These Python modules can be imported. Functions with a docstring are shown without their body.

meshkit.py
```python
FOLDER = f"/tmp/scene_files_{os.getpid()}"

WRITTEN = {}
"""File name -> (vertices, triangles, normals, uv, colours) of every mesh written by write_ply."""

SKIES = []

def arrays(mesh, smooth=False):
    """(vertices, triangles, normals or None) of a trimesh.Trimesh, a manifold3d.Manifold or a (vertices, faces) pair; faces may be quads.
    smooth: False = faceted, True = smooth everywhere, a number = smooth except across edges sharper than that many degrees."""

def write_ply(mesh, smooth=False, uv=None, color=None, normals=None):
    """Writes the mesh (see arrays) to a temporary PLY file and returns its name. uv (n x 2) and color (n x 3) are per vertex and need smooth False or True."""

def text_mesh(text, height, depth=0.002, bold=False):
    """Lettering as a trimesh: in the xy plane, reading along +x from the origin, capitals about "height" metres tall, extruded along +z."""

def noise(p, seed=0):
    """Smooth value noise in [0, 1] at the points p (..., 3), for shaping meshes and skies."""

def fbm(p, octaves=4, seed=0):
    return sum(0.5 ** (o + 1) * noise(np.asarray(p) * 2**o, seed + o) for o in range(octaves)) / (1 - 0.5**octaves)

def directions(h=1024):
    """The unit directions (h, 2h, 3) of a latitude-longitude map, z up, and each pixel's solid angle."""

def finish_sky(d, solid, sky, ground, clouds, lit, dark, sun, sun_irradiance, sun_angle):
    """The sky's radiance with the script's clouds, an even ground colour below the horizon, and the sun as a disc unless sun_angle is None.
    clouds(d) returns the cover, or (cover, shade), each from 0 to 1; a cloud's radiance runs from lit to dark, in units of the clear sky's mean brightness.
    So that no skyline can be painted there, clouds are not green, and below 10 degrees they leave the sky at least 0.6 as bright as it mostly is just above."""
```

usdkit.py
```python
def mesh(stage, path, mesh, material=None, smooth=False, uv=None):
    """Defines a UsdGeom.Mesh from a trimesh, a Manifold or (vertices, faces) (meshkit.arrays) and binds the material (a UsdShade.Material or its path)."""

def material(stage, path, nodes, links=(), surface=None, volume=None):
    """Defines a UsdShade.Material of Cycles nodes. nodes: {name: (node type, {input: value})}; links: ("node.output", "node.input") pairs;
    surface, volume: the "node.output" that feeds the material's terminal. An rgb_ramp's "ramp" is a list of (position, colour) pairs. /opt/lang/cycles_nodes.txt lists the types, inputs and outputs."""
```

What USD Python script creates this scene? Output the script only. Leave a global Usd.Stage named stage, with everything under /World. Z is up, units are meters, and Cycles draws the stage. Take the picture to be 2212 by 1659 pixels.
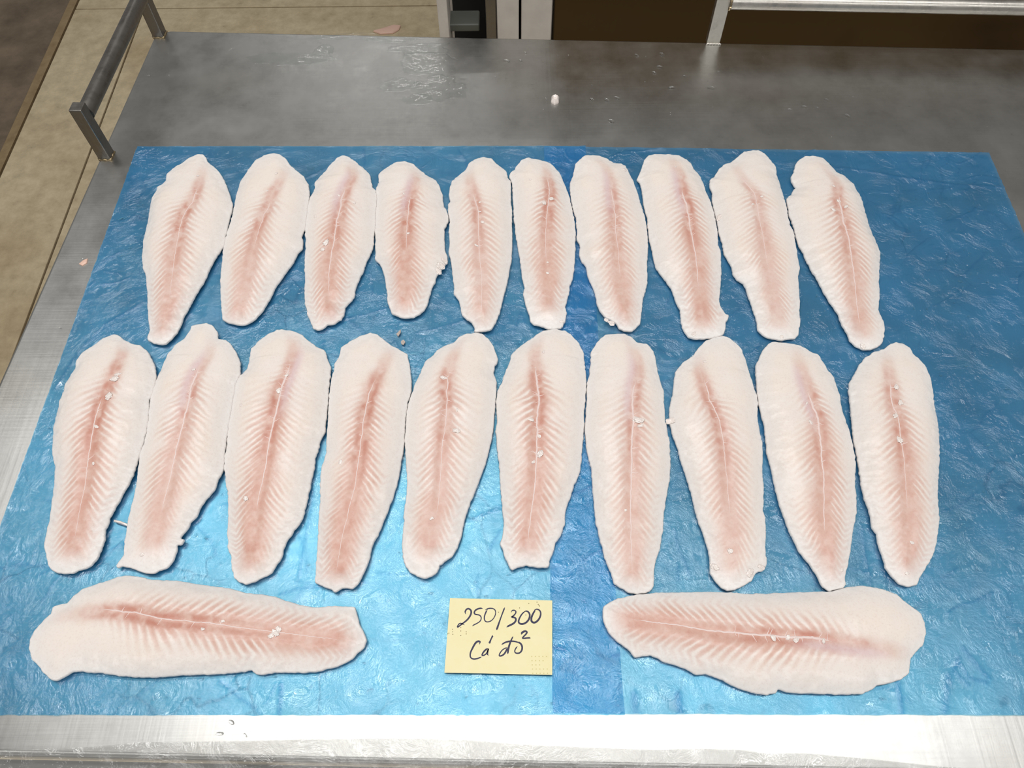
import math, numpy as np, trimesh, usdkit, meshkit
from pxr import Usd, UsdGeom, UsdLux, UsdShade, Sdf, Gf, Vt
from scipy.spatial import cKDTree, Delaunay
import shapely, shapely.geometry as sg
from shapely import affinity

stage = Usd.Stage.CreateInMemory()
UsdGeom.SetStageUpAxis(stage, UsdGeom.Tokens.z)
UsdGeom.SetStageMetersPerUnit(stage, 1.0)
UsdGeom.Xform.Define(stage, '/World')
UsdGeom.Scope.Define(stage, '/World/Looks')
T = Sdf.ValueTypeNames

# ------------------------------------------------------------------ camera, light, exposure
W, H = 2212, 1659
F_PX, PITCH, ROLL, CAM_H = 1660.0, math.radians(59.781), math.radians(-0.6), 0.5734
FWD = np.array([0, math.cos(PITCH), -math.sin(PITCH)])
UP0 = np.array([0, math.sin(PITCH), math.cos(PITCH)]); RT0 = np.array([1.0, 0, 0])
RT = RT0 * math.cos(ROLL) + UP0 * math.sin(ROLL); UP = -RT0 * math.sin(ROLL) + UP0 * math.cos(ROLL)
EYE = np.array([0, 0, CAM_H])
cam = UsdGeom.Camera.Define(stage, '/World/camera')
M = Gf.Matrix4d(*RT, 0, *UP, 0, *(-FWD), 0, *EYE, 1)
cam.AddTransformOp().Set(M)
cam.CreateHorizontalApertureAttr(36.0); cam.CreateVerticalApertureAttr(27.0)
cam.CreateFocalLengthAttr(36.0 * F_PX / W); cam.CreateClippingRangeAttr(Gf.Vec2f(0.01, 100))
cam.CreateExposureAttr(-0.08)

dome = UsdLux.DomeLight.Define(stage, '/World/room_light')           # light bounced about the white-walled room
dome.CreateColorAttr(Gf.Vec3f(1.0, 0.98, 0.95)); dome.CreateIntensityAttr(0.075)

def rect_light(name, pos, target, w, h, power, color):
    l = UsdLux.RectLight.Define(stage, '/World/' + name)
    l.CreateWidthAttr(w); l.CreateHeightAttr(h); l.CreateIntensityAttr(power); l.CreateColorAttr(Gf.Vec3f(*color))
    z = np.array(pos, float) - np.array(target, float); z /= np.linalg.norm(z)
    x = np.cross([0, 1.0, 0], z) if abs(z[2]) > .9 else np.cross([0, 0, 1.0], z)
    x /= np.linalg.norm(x); y = np.cross(z, x)
    l.AddTransformOp().Set(Gf.Matrix4d(*x, 0, *y, 0, *z, 0, *pos, 1))
    return l
rect_light('ceiling_lamp_near', (0.25, 0.26, 2.0), (0.25, 0.26, 0), 2.5, 0.28, 9.0, (1.0, 0.995, 0.985))
rect_light('ceiling_lamp_middle', (-0.70, 0.95, 2.0), (-0.70, 0.95, 0), 1.7, 0.20, 15.0, (1.0, 0.995, 0.985))
rect_light('ceiling_lamp_left', (-2.1, 1.3, 2.0), (-2.1, 1.3, 0), 0.26, 1.5, 0.6, (1.0, 0.995, 0.985))
rect_light('ceiling_tube_lamp', (-0.58, 3.6, 2.0), (-0.3, 0.4, 0), 1.1, 0.02, 42.0, (1.0, 0.99, 0.97))
for k, x in enumerate((-1.5, 0.1, 1.7)):
    rect_light(f'ceiling_lamp_behind_{k + 1}', (x, -1.5, 2.0), (x, -1.5, 0), 1.25, 0.30, 11.0, (1.0, 0.995, 0.985))

# ------------------------------------------------------------------ helpers
def at(u, v, z=0.0):
    """the point at height z seen at pixel (u, v) of the 2212 x 1659 frame"""
    d = FWD * F_PX + RT * (u - W / 2) - UP * (v - H / 2)
    return EYE + d * (z - CAM_H) / d[2]
def at_y(u, v, y):
    d = FWD * F_PX + RT * (u - W / 2) - UP * (v - H / 2)
    return EYE + d * y / d[1]

_used = {}
def numbered(parent, name):
    k = _used.get((parent, name), 0); _used[(parent, name)] = k + 1
    return f'{parent}/{name}' if k == 0 else f'{parent}/{name}_{k:03d}'
def tag(o, label=None, cat=None, group=None, kind=None):
    p = o.GetPrim() if hasattr(o, 'GetPrim') else o
    for k, v in (('label', label), ('category', cat), ('group', group), ('kind', kind)):
        if v: p.SetCustomDataByKey(k, v)
    return o
def thing(name, label, cat, loc=(0, 0, 0), group=None):
    x = UsdGeom.Xform.Define(stage, numbered('/World', name)); x.AddTranslateOp().Set(Gf.Vec3d(*map(float, loc)))
    x.origin = np.array(loc, float)
    return tag(x, label, cat, group)
ORIGIN = {}
def obj(name, mesh, mat, parent=None, smooth=False, normals=None, colors=None):
    """one Mesh prim under the thing (coordinates of mesh are the world's; the thing's own place is taken off)"""
    pp = str(parent.GetPath()) if parent is not None else '/World'
    off = ORIGIN.get(pp, np.zeros(3))
    if not hasattr(mesh, 'vertices') and not hasattr(mesh, 'to_mesh'):
        v, f = mesh
    else:
        v, f, _ = meshkit.arrays(mesh, False)
    v = np.asarray(v, float) - off
    path = numbered(pp, name)
    m = usdkit.mesh(stage, path, (v, f), mat, smooth if normals is None else False)
    if normals is not None:
        m.CreateNormalsAttr(Vt.Vec3fArray.FromNumpy(np.asarray(normals, np.float32))); m.SetNormalsInterpolation('vertex')
    if colors is not None:
        UsdGeom.PrimvarsAPI(m).CreatePrimvar('tint', T.Color3fArray, 'vertex').Set(Vt.Vec3fArray.FromNumpy(np.asarray(colors, np.float32)))
    return m
def start(name, label, cat, loc, group=None):
    x = thing(name, label, cat, loc, group); ORIGIN[str(x.GetPath())] = np.array(loc, float); return x
def sub(parent, name):
    """a part that has pieces of its own"""
    p = str(parent.GetPath()); x = UsdGeom.Xform.Define(stage, numbered(p, name)); ORIGIN[str(x.GetPath())] = ORIGIN.get(p, np.zeros(3)); return x
def cat_mesh(ms): return trimesh.util.concatenate(ms)
def frame_box(c, ux, size, bevel=0.0):
    """box centred at c, its x axis along ux (horizontal), rounded edges"""
    import manifold3d as m3
    sx, sy, sz = size
    if bevel > 0:
        b = bevel
        pts = [(x * (sx / 2 - b), y * (sy / 2 - b), z * (sz / 2 - b)) for x in (-1, 1) for y in (-1, 1) for z in (-1, 1)]
        sp = m3.Manifold.sphere(b, 12)
        mm = m3.Manifold.batch_hull([sp.translate(p) for p in pts]).to_mesh()
        m = trimesh.Trimesh(mm.vert_properties[:, :3], mm.tri_verts, process=False)
    else:
        m = trimesh.creation.box(size)
    ux = np.array([ux[0], ux[1], 0.0]); ux /= np.linalg.norm(ux)
    R = np.eye(4); R[:3, 0] = ux; R[:3, 1] = np.cross([0, 0, 1], ux); R[:3, 3] = c
    m.apply_transform(R); return m
def rod(a, b, r, n=28):
    a, b = np.array(a, float), np.array(b, float)
    return trimesh.creation.cylinder(r, segment=np.array([a, b]), sections=n)
def tube_along(P, radii, n=6, flat=1.0):
    """tapered tube along the points P"""
    P = np.asarray(P, float); d = np.gradient(P, axis=0); d /= np.linalg.norm(d, axis=1, keepdims=True) + 1e-12
    side = np.cross(d, [0, 0, 1.0]); side /= np.linalg.norm(side, axis=1, keepdims=True) + 1e-12
    up = np.cross(side, d)
    a = np.linspace(0, 2 * np.pi, n, endpoint=False)
    V = P[:, None] + np.asarray(radii)[:, None, None] * (np.cos(a)[None, :, None] * side[:, None] + flat * np.sin(a)[None, :, None] * up[:, None])
    k = len(P); V = np.vstack([V.reshape(-1, 3), P[:1], P[-1:]])
    Fc = []
    for i in range(k - 1):
        for j in range(n):
            p, q = i * n + j, i * n + (j + 1) % n
            Fc += [(p, q, q + n), (p, q + n, p + n)]
    for j in range(n):
        Fc += [(k * n, (j + 1) % n, j), (k * n + 1, (k - 1) * n + j, (k - 1) * n + (j + 1) % n)]
    m = trimesh.Trimesh(V, np.array(Fc), process=False); return m
def fbm2(p, scale, octaves=3, seed=0):
    q = np.zeros((len(p), 3)); q[:, :2] = np.asarray(p)[:, :2] * scale; q[:, 2] = seed * 7.3 + .37
    return meshkit.fbm(q + 100, octaves, seed) * 2 - 1

def mat(name, nodes, links, surface):
    return usdkit.material(stage, '/World/Looks/' + name, nodes, links, surface=surface)
def lin(r, g, b):
    c = np.array([r, g, b]) / 255.0
    return tuple(np.where(c <= .04045, c / 12.92, ((c + .055) / 1.055) ** 2.4))

# ------------------------------------------------------------------ materials
def steel(name, base, rough=(.24, .42), scale=14, scratch=.12, dirt=None, dirt_amt=.5):
    nodes = {
        'g': ('geometry', {}),
        'n1': ('noise_texture', {'scale': scale, 'detail': 6.0, 'roughness': .6}),
        'mp': ('mapping', {'scale': (9, 420, 9), 'rotation': (0, 0, .9)}),
        'n2': ('noise_texture', {'scale': 1.0, 'detail': 3.0}),
        'mp2': ('mapping', {'scale': (260, 6, 6), 'rotation': (0, 0, -.55)}),
        'n3': ('noise_texture', {'scale': 1.0, 'detail': 2.0}),
        'n4': ('noise_texture', {'scale': 5.0, 'detail': 3.0}),
        'rr': ('map_range', {'from_min': .3, 'from_max': .7, 'to_min': rough[0], 'to_max': rough[1], 'clamp': True}),
        'cr': ('rgb_ramp', {'ramp': [(0.0, tuple(x * .82 for x in base)), (.42, tuple(x * .96 for x in base)), (.6, base), (1.0, tuple(min(1, x * 1.12) for x in base))]}),
        'dr': ('rgb_ramp', {'ramp': [(0, (0, 0, 0)), (.58, (0, 0, 0)), (.80, (dirt_amt,) * 3), (1, (1, 1, 1))]}),
        'mx': ('mix', {'color2': dirt or base}),
        'ad': ('math', {'math_type': 'add'}),
        'b': ('bump', {'strength': scratch, 'distance': .001}),
        'b0': ('bump', {'strength': .10, 'distance': .02}),
        'p': ('principled_bsdf', {'metallic': 1.0, 'specular_ior_level': .5}),
    }
    links = [('g.position', 'n1.vector'), ('g.position', 'mp.vector'), ('mp.vector', 'n2.vector'), ('g.position', 'mp2.vector'), ('mp2.vector', 'n3.vector'),
             ('g.position', 'n4.vector'), ('n1.fac', 'rr.value'), ('rr.result', 'p.roughness'), ('n1.fac', 'cr.fac'), ('n4.fac', 'dr.fac'), ('dr.color', 'mx.fac'),
             ('cr.color', 'mx.color1'), ('mx.color', 'p.base_color'), ('n2.fac', 'ad.value1'), ('n3.fac', 'ad.value2'), ('n4.fac', 'b0.height'),
             ('b0.normal', 'b.normal'), ('ad.value', 'b.height'), ('b.normal', 'p.normal')]
    return mat(name, nodes, links, 'p.BSDF')
STEEL = steel('brushed_steel', (.51, .505, .485), (.29, .40), 22, .06, (.40, .37, .30))
DARK_STEEL = steel('weathered_steel', (.25, .235, .215), (.26, .45), 60, .12, (.12, .075, .045), .7)
RAIL_STEEL = steel('rail_steel', (.62, .59, .54), (.28, .44), 60, .12, (.20, .11, .06), .6)
WELD = steel('weld_bead', (.42, .33, .20), (.25, .45), 300, .3, (.12, .06, .03), .8)
BROWN_STEEL = steel('brown_panel', (.12, .082, .042), (.32, .5), 5, .05, (.05, .032, .018), .8)
def plain(name, color, rough=.6, **k):
    return mat(name, {'p': ('principled_bsdf', {'base_color': color, 'roughness': rough, **k})}, [], 'p.BSDF')
BLACK = plain('black_cavity', (.006, .006, .006), .8)
RUBBER = plain('rubber_strip', (.10, .105, .09), .5)
TILE = mat('floor_tile', {
    'g': ('geometry', {}), 'o': ('object_info', {}),
    'n': ('noise_texture', {'scale': 30.0, 'detail': 8.0, 'roughness': .7}),
    'n2': ('noise_texture', {'scale': 4.0, 'detail': 4.0}),
    'c': ('rgb_ramp', {'ramp': [(.2, lin(138, 116, 86)), (.36, lin(186, 170, 140)), (.6, lin(206, 190, 158)), (.8, lin(216, 203, 176))]}),
    'c2': ('rgb_ramp', {'ramp': [(.3, (.80, .76, .70)), (.6, (1, 1, 1))]}),
    'm': ('mix', {'mix_type': 'multiply', 'fac': 1.0}),
    'b': ('bump', {'strength': .15, 'distance': .002}),
    'p': ('principled_bsdf', {'roughness': .5, 'specular_ior_level': .3})},
    [('g.position', 'n.vector'), ('g.position', 'n2.vector'), ('n.fac', 'c.fac'), ('n2.fac', 'c2.fac'), ('c.color', 'm.color1'), ('c2.color', 'm.color2'),
     ('m.color', 'p.base_color'), ('n.fac', 'b.height'), ('b.normal', 'p.normal')], 'p.BSDF')
def mottled(name, c1, c2, scale, rough=.7):
    return mat(name, {'g': ('geometry', {}), 'n': ('noise_texture', {'scale': scale, 'detail': 6.0, 'roughness': .65}), 'c': ('rgb_ramp', {'ramp': [(.3, c1), (.7, c2)]}),
                      'p': ('principled_bsdf', {'roughness': rough})}, [('g.position', 'n.vector'), ('n.fac', 'c.fac'), ('c.color', 'p.base_color')], 'p.BSDF')
POST_STEEL = mottled('cabinet_grey_paint', lin(205, 198, 190), lin(222, 215, 206), 30, .4)
GROUT = mottled('floor_grout', lin(70, 55, 35), lin(110, 92, 64), 40)
DRAIN = mottled('drain_floor', lin(92, 78, 62), lin(134, 118, 98), 9, .75)
CURB = mottled('drain_kerb', lin(128, 106, 74), lin(158, 136, 102), 25, .6)

# fillet flesh: colour is carried by the mesh (the flesh's own pink, stripes and pale tissue), plus fine grain; wet surface
def flesh(name, coat):
    return mat(name, {
        'a': ('attribute', {'attribute': 'tint'}), 'g': ('geometry', {}),
        'n': ('noise_texture', {'scale': 700.0, 'detail': 3.0, 'roughness': .6}),
        'n2': ('noise_texture', {'scale': 260.0, 'detail': 2.0}),
        'c': ('rgb_ramp', {'ramp': [(.25, (.93, .90, .89)), (.5, (1, 1, 1)), (.8, (1.0, 1.0, 1.0))]}),
        'm': ('mix', {'mix_type': 'multiply', 'fac': 1.0}),
        'b': ('bump', {'strength': .10, 'distance': .0006}),
        'p': ('principled_bsdf', {'roughness': .42, 'specular_ior_level': .35, 'coat_weight': coat, 'coat_roughness': .22, 'subsurface_weight': .0, 'diffuse_roughness': .3})},
        [('g.position', 'n.vector'), ('g.position', 'n2.vector'), ('n.fac', 'c.fac'), ('a.color', 'm.color1'), ('c.color', 'm.color2'), ('m.color', 'p.base_color'),
         ('n2.fac', 'b.height'), ('b.normal', 'p.normal')], 'p.BSDF')
FLESH = flesh('fillet_flesh', .25)
SEAM = plain('white_seam', lin(234, 212, 205), .4)
FLAKE = plain('white_tissue', lin(238, 227, 220), .3, coat_weight=.4)
SCRAP = plain('fish_scrap', lin(226, 188, 168), .4)
PAPER = mottled('yellow_paper', lin(240, 229, 178), lin(244, 234, 190), 60, .8)
INK = plain('dark_blue_ink', lin(30, 25, 66), .5)
CRUMB = plain('grey_crumb', lin(186, 172, 162), .5)
SPECK = plain('brown_speck', lin(120, 104, 60), .7)
FAINT = plain('faint_dots', lin(216, 203, 142), .7)

def film(name, clear, body, fac, fine=1.0, rough=.10, crease=.74):
    """coloured plastic film: part see-through, part body colour, a wrinkled wet gloss on top"""
    nodes = {
        'g': ('geometry', {}),
        'nd': ('noise_texture', {'scale': 16.0, 'detail': 2.0}),
        'mp': ('mapping', {'scale': (1, 1, 1)}),
        'n': ('noise_texture', {'scale': 45.0, 'detail': 5.0, 'roughness': .6, 'distortion': 1.6}),
        'n2': ('noise_texture', {'scale': 190.0, 'detail': 3.0, 'distortion': 1.0}),
        'ad': ('math', {'math_type': 'multiply_add', 'value2': .12}),
        'b': ('bump', {'strength': .9 * fine, 'distance': .004}),
        'b2': ('bump', {'strength': .25 * fine, 'distance': .004}),
        't': ('transparent_bsdf', {'color': clear}),
        'cr': ('rgb_ramp', {'ramp': [(.3, tuple(x * .8 for x in body)), (.7, tuple(min(1, x * 1.15) for x in body))]}),
        'd': ('diffuse_bsdf', {}),
        'm': ('mix_closure', {'fac': fac}),
        'gl': ('glossy_bsdf', {'color': (1, 1, 1), 'roughness': rough}),
        'lw': ('layer_weight', {'blend': .5}), 'pw': ('math', {'math_type': 'power', 'value2': 5.0}), 'fr': ('math', {'math_type': 'multiply_add', 'value2': .9, 'value3': .075}),
        'fold': ('attribute', {'attribute': 'tint'}), 'tf': ('mix', {'mix_type': 'multiply', 'fac': 1.0}),
        'nv': ('noise_texture', {'scale': 9.0, 'detail': 3.0, 'distortion': .6}),
        'mv': ('mix', {'mix_type': 'linear_light', 'fac': .05}),
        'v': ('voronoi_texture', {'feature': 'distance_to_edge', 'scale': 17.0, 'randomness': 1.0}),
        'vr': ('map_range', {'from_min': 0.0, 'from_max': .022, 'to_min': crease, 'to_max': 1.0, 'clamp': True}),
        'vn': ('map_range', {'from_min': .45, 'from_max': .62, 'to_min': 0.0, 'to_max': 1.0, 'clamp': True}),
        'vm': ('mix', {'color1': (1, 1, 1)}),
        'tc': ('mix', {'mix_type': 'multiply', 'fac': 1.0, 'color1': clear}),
        'm2': ('mix_closure', {}),
    }
    links = [('g.position', 'n.vector'), ('g.position', 'n2.vector'), ('g.position', 'nd.vector'), ('n2.fac', 'ad.value1'), ('n.fac', 'ad.value3'), ('ad.value', 'b.height'), ('n.fac', 'b2.height'),
             ('nd.fac', 'cr.fac'), ('cr.color', 'd.color'), ('b2.normal', 'd.normal'), ('t.BSDF', 'm.closure1'), ('d.BSDF', 'm.closure2'), ('b.normal', 'gl.normal'),
             ('lw.facing', 'pw.value1'), ('pw.value', 'fr.value1'), ('fr.value', 'm2.fac'), ('g.position', 'nv.vector'), ('g.position', 'mv.color1'), ('nv.color', 'mv.color2'), ('mv.color', 'v.vector'), ('v.distance', 'vr.value'), ('nv.fac', 'vn.value'), ('vn.result', 'vm.fac'), ('vr.result', 'vm.color2'), ('vm.color', 'tc.color2'), ('tc.color', 'tf.color1'), ('fold.color', 'tf.color2'), ('tf.color', 't.color'), ('m.closure', 'm2.closure1'), ('gl.BSDF', 'm2.closure2')]
    return mat(name, nodes, links, 'm2.closure')
BLUE = film('blue_plastic', (.48, .83, .95), (.04, .36, .85), .22)
CLEAR_FILM = film('clear_plastic', (.90, .90, .89), (.62, .61, .59), .22, .7, crease=.95)
WATER = mat('water', {
    'g': ('geometry', {}), 'n': ('noise_texture', {'scale': 75.0, 'detail': 3.0}), 'b': ('bump', {'strength': .45, 'distance': .002}),
    't': ('transparent_bsdf', {'color': (.95, .96, .96)}), 'gl': ('glossy_bsdf', {'color': (1, 1, 1), 'roughness': .03}), 'fr': ('math', {'math_type': 'multiply_add', 'value2': .9, 'value3': .03}), 'lw': ('layer_weight', {'blend': .5, }), 'pw': ('math', {'math_type': 'power', 'value2': 5.0}), 'm': ('mix_closure', {})},
    [('g.position', 'n.vector'), ('n.fac', 'b.height'), ('b.normal', 'gl.normal'), ('lw.facing', 'pw.value1'), ('pw.value', 'fr.value1'), ('fr.value', 'm.fac'), ('t.BSDF', 'm.closure1'), ('gl.BSDF', 'm.closure2')], 'm.closure')
DROP = mat('water_drop', {'p': ('principled_bsdf', {'base_color': (1, 1, 1), 'roughness': .02, 'ior': 1.33, 'transmission_weight': 1.0}),
                          't': ('transparent_bsdf', {}), 'm': ('mix_closure', {'fac': .2})}, [('p.BSDF', 'm.closure1'), ('t.BSDF', 'm.closure2')], 'm.closure')

# ------------------------------------------------------------------ floor
FZ = -0.80
fl = UsdGeom.Xform.Define(stage, numbered('/World', 'floor')); tag(fl, 'beige stone tile floor with thin dark joints beyond the steel table', None, None, 'structure')
obj('grout', frame_box((0.85, 1.5, FZ - .02), (1, 0), (4.24, 5.0, .03)), GROUT, fl)
XE, YE = [-1.258, -1.058, -0.058, .942, 1.942, 2.442], [-.975, .375, 2.075, 3.775]
rng = np.random.default_rng(5)
for i in range(len(XE) - 1):
    for j in range(len(YE) - 1):
        x0, x1, y0, y1 = XE[i], XE[i + 1], YE[j], YE[j + 1]
        g = .0022
        obj('floor_tile', frame_box(((x0 + x1) / 2, (y0 + y1) / 2, FZ - .008 + rng.uniform(-.0006, .0006)), (1, 0), (x1 - x0 - 2 * g, y1 - y0 - 2 * g, .016), .0015), TILE, fl)
kp = sg.Polygon([(-1.262, FZ), (-1.262, FZ - .12), (-1.31, FZ - .12), (-1.296, FZ - .012), (-1.284, FZ)])
k = trimesh.creation.extrude_polygon(kp, 5.0, engine='earcut')
k.vertices = np.c_[k.vertices[:, 0], k.vertices[:, 2] - 1.0, k.vertices[:, 1]]; k.invert()
tag(obj('trim_1', k, CURB), 'tan kerb edge between the tile floor and the drain channel', None, None, 'structure')
tag(obj('floor_drain_channel', frame_box((-1.9, 1.5, FZ - .11), (1, 0), (1.2, 5.0, .02)), DRAIN), 'dark sunken drain channel floor at the far left', None, None, 'structure')

# ------------------------------------------------------------------ steel table
TL, TR, FR, FL = np.array([-.4165, .8245]), np.array([.75, .766]), np.array([.715, .0185]), np.array([-.4632, .0512])
table = start('steel_work_table', 'brushed stainless steel work table with welded rail handles', 'table', (.14, .42, FZ))
outl = sg.Polygon([TL, TR, FR, FL])
rounded = outl.buffer(-.016).buffer(.016, quad_segs=12)
def slab(poly, z1, z0, r, steps=5, n_edge=None):
    """slab with a rounded upper edge"""
    rings, zs = [], []
    for q in range(steps + 1):
        a = q / steps * math.pi / 2
        rings.append(poly.buffer(-(r * (1 - math.sin(a))) if q else -r)); zs.append(z1 - r * (1 - math.cos(a)))
    N = 320
    P = []
    ref = None
    for g, z in zip(rings, zs):
        ring = g.exterior; pts = np.array([ring.interpolate(t, normalized=True).coords[0] for t in np.linspace(0, 1, N, endpoint=False)])
        if ref is not None:
            s = np.argmin(((pts - ref[0]) ** 2).sum(1)); pts = np.roll(pts, -s, axis=0)
            if ((np.roll(pts, -3, axis=0)[0] - ref[3]) ** 2).sum() > ((pts[-3] - ref[3]) ** 2).sum(): pts = np.vstack([pts[:1], pts[:0:-1]])
        ref = pts; P.append(np.c_[pts, np.full(N, z)])
    P.append(np.c_[ref, np.full(N, z0)])
    V = np.vstack(P); Fc = []
    k = len(P)
    area = sg.Polygon(P[0][:, :2]).exterior.is_ccw
    for i in range(k - 1):
        for j in range(N):
            a, b = i * N + j, i * N + (j + 1) % N
            Fc += [(a, a + N, b), (b, a + N, b + N)]
    V = np.vstack([V, [[*P[0][:, :2].mean(0), z1], [*P[-1][:, :2].mean(0), z0]]]); c0, c1 = len(V) - 2, len(V) - 1
    for j in range(N):
        Fc += [(c0, j, (j + 1) % N), (c1, (k - 1) * N + (j + 1) % N, (k - 1) * N + j)]
    m = trimesh.Trimesh(V, Fc, process=False)
    if not area: m.invert()
    return m
obj('tabletop', slab(rounded, 0.0, -.032, .0035), STEEL, table, smooth=35)
ex = (TR - TL) / np.linalg.norm(TR - TL); ey = np.array([-ex[1], ex[0]])
fx = (FR - FL) / np.linalg.norm(FR - FL); fn = np.array([fx[1], -fx[0]])
a, b = FL + fn * .0145 + fx * .004, FR + fn * .0145 - fx * .004
obj('front_rim', rod([*a, -.0185], [*b, -.0185], .013), STEEL, table, smooth=35)
for q in (TL + ex * .05 - ey * .05, TR - ex * .05 - ey * .05, FL + fx * .05 - fn * .05, FR - fx * .05 - fn * .05):
    obj('leg', frame_box((*q, (FZ - .032) / 2), ex, (.03, .03, abs(FZ) - .034), .003), STEEL, table, smooth=35)
# left rail
HP, HF, hs, hz = np.array([-.4222, .6158]), np.array([-.4108, .8155]), .0128, .0635
left = sub(table, 'handle_rail')
for c in (HP, HF):
    obj('post', frame_box((*c, hz / 2 + .0004), ex, (hs, hs, hz), .0011), DARK_STEEL, left, smooth=35)
    w = []
    for q in np.linspace(0, 2 * np.pi, 26):
        rr = hs / 2 / max(abs(math.cos(q)), abs(math.sin(q)))
        p = c + ex * math.cos(q) * rr + ey * math.sin(q) * rr
        w.append([*p, .0004 + .0006 * math.sin(q * 7)])
    obj('weld', tube_along(w, np.full(26, .0013), 7), WELD, left, smooth=60)
hd = (HF - HP) / np.linalg.norm(HF - HP)
obj('rail_pipe', rod([*(HP + hd * hs * .48), .0500], [*(HF - hd * hs * .48), .0500], .0082), DARK_STEEL, left, smooth=35)
# back rail
RP = np.array([.2378, .7925]); RQ = RP + ex * .46
back = sub(table, 'back_rail')
for c in (RP, RQ):
    obj('post', frame_box((*c, hz / 2 + .0004), ex, (.0155, .010, hz + .004), .0011), RAIL_STEEL, back, smooth=35)
    w = [[*(c - ey * .0056 + ex * t), .0006 + .0005 * math.sin(t * 1900)] for t in np.linspace(-.0085, .0085, 14)]
    obj('weld', tube_along(w, np.full(14, .0012), 7), RAIL_STEEL, back, smooth=60)
obj('rail_pipe', rod([*(RP + ex * .0075), .0500], [*(RQ - ex * .0075), .0500], .0083), RAIL_STEEL, back, smooth=35)
w = []
for q in np.linspace(0, 2 * np.pi, 26):
    w.append([*(RP + ex * .0082 + ey * math.cos(q) * .0084), .05 + math.sin(q) * .0084])
obj('weld', tube_along(w, np.full(26, .0013) + .0004 * np.sin(np.arange(26) * 2.1), 7), WELD, back, smooth=60)

# ------------------------------------------------------------------ cabinet behind the table
CY = .872
cab = start('steel_cabinet', 'steel cabinet behind the table, grey posts, dark slot and brown panel', 'cabinet', (.45, CY + .3, FZ))
def cx_(u): return at_y(u, 40, CY)[0]
def upright(name, u0, u1, y0, y1, m, z0=FZ + .0, z1=.16, bev=.002):
    x0, x1 = cx_(u0), cx_(u1)
    return obj(name, frame_box(((x0 + x1) / 2, (y0 + y1) / 2, (z0 + z1) / 2), (1, 0), (x1 - x0, y1 - y0, z1 - z0), bev), m, cab, smooth=35)
upright('post', 946, 968, CY, CY + .05, POST_STEEL)
upright('slot_back', 966, 1052, CY + .10, CY + .11, BLACK, bev=0)
upright('post', 1049, 1073, CY + .004, CY + .05, DARK_STEEL)
upright('side_panel', 1073.5, 1121, CY, CY + .05, POST_STEEL)
upright('side_panel', 1126, 1192, CY, CY + .05, POST_STEEL)
upright('gap_back', 1120, 1128, CY + .03, CY + .04, BLACK, bev=0)
pz = at_y(1000, 53, CY + .02)[2]; pz0 = at_y(1000, 69, CY + .02)[2]
x0, x1 = at_y(967, 60, CY + .02)[0], at_y(1036, 60, CY + .02)[0]
obj('cross_bar', frame_box(((x0 + x1) / 2, CY + .035, (pz + pz0) / 2), (1, 0), (x1 - x0, .03, pz - pz0), .002), RUBBER, cab, smooth=35)
upright('brown_panel', 1196, 2500, CY + .006, CY + .03, BROWN_STEEL, bev=.003)
xa, xb = cx_(946), cx_(2500)
obj('carcass', frame_box(((xa + xb) / 2, CY + .36, (FZ + .16) / 2), (1, 0), (xb - xa, .48, .16 - FZ), .004), POST_STEEL, cab, smooth=35)

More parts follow.
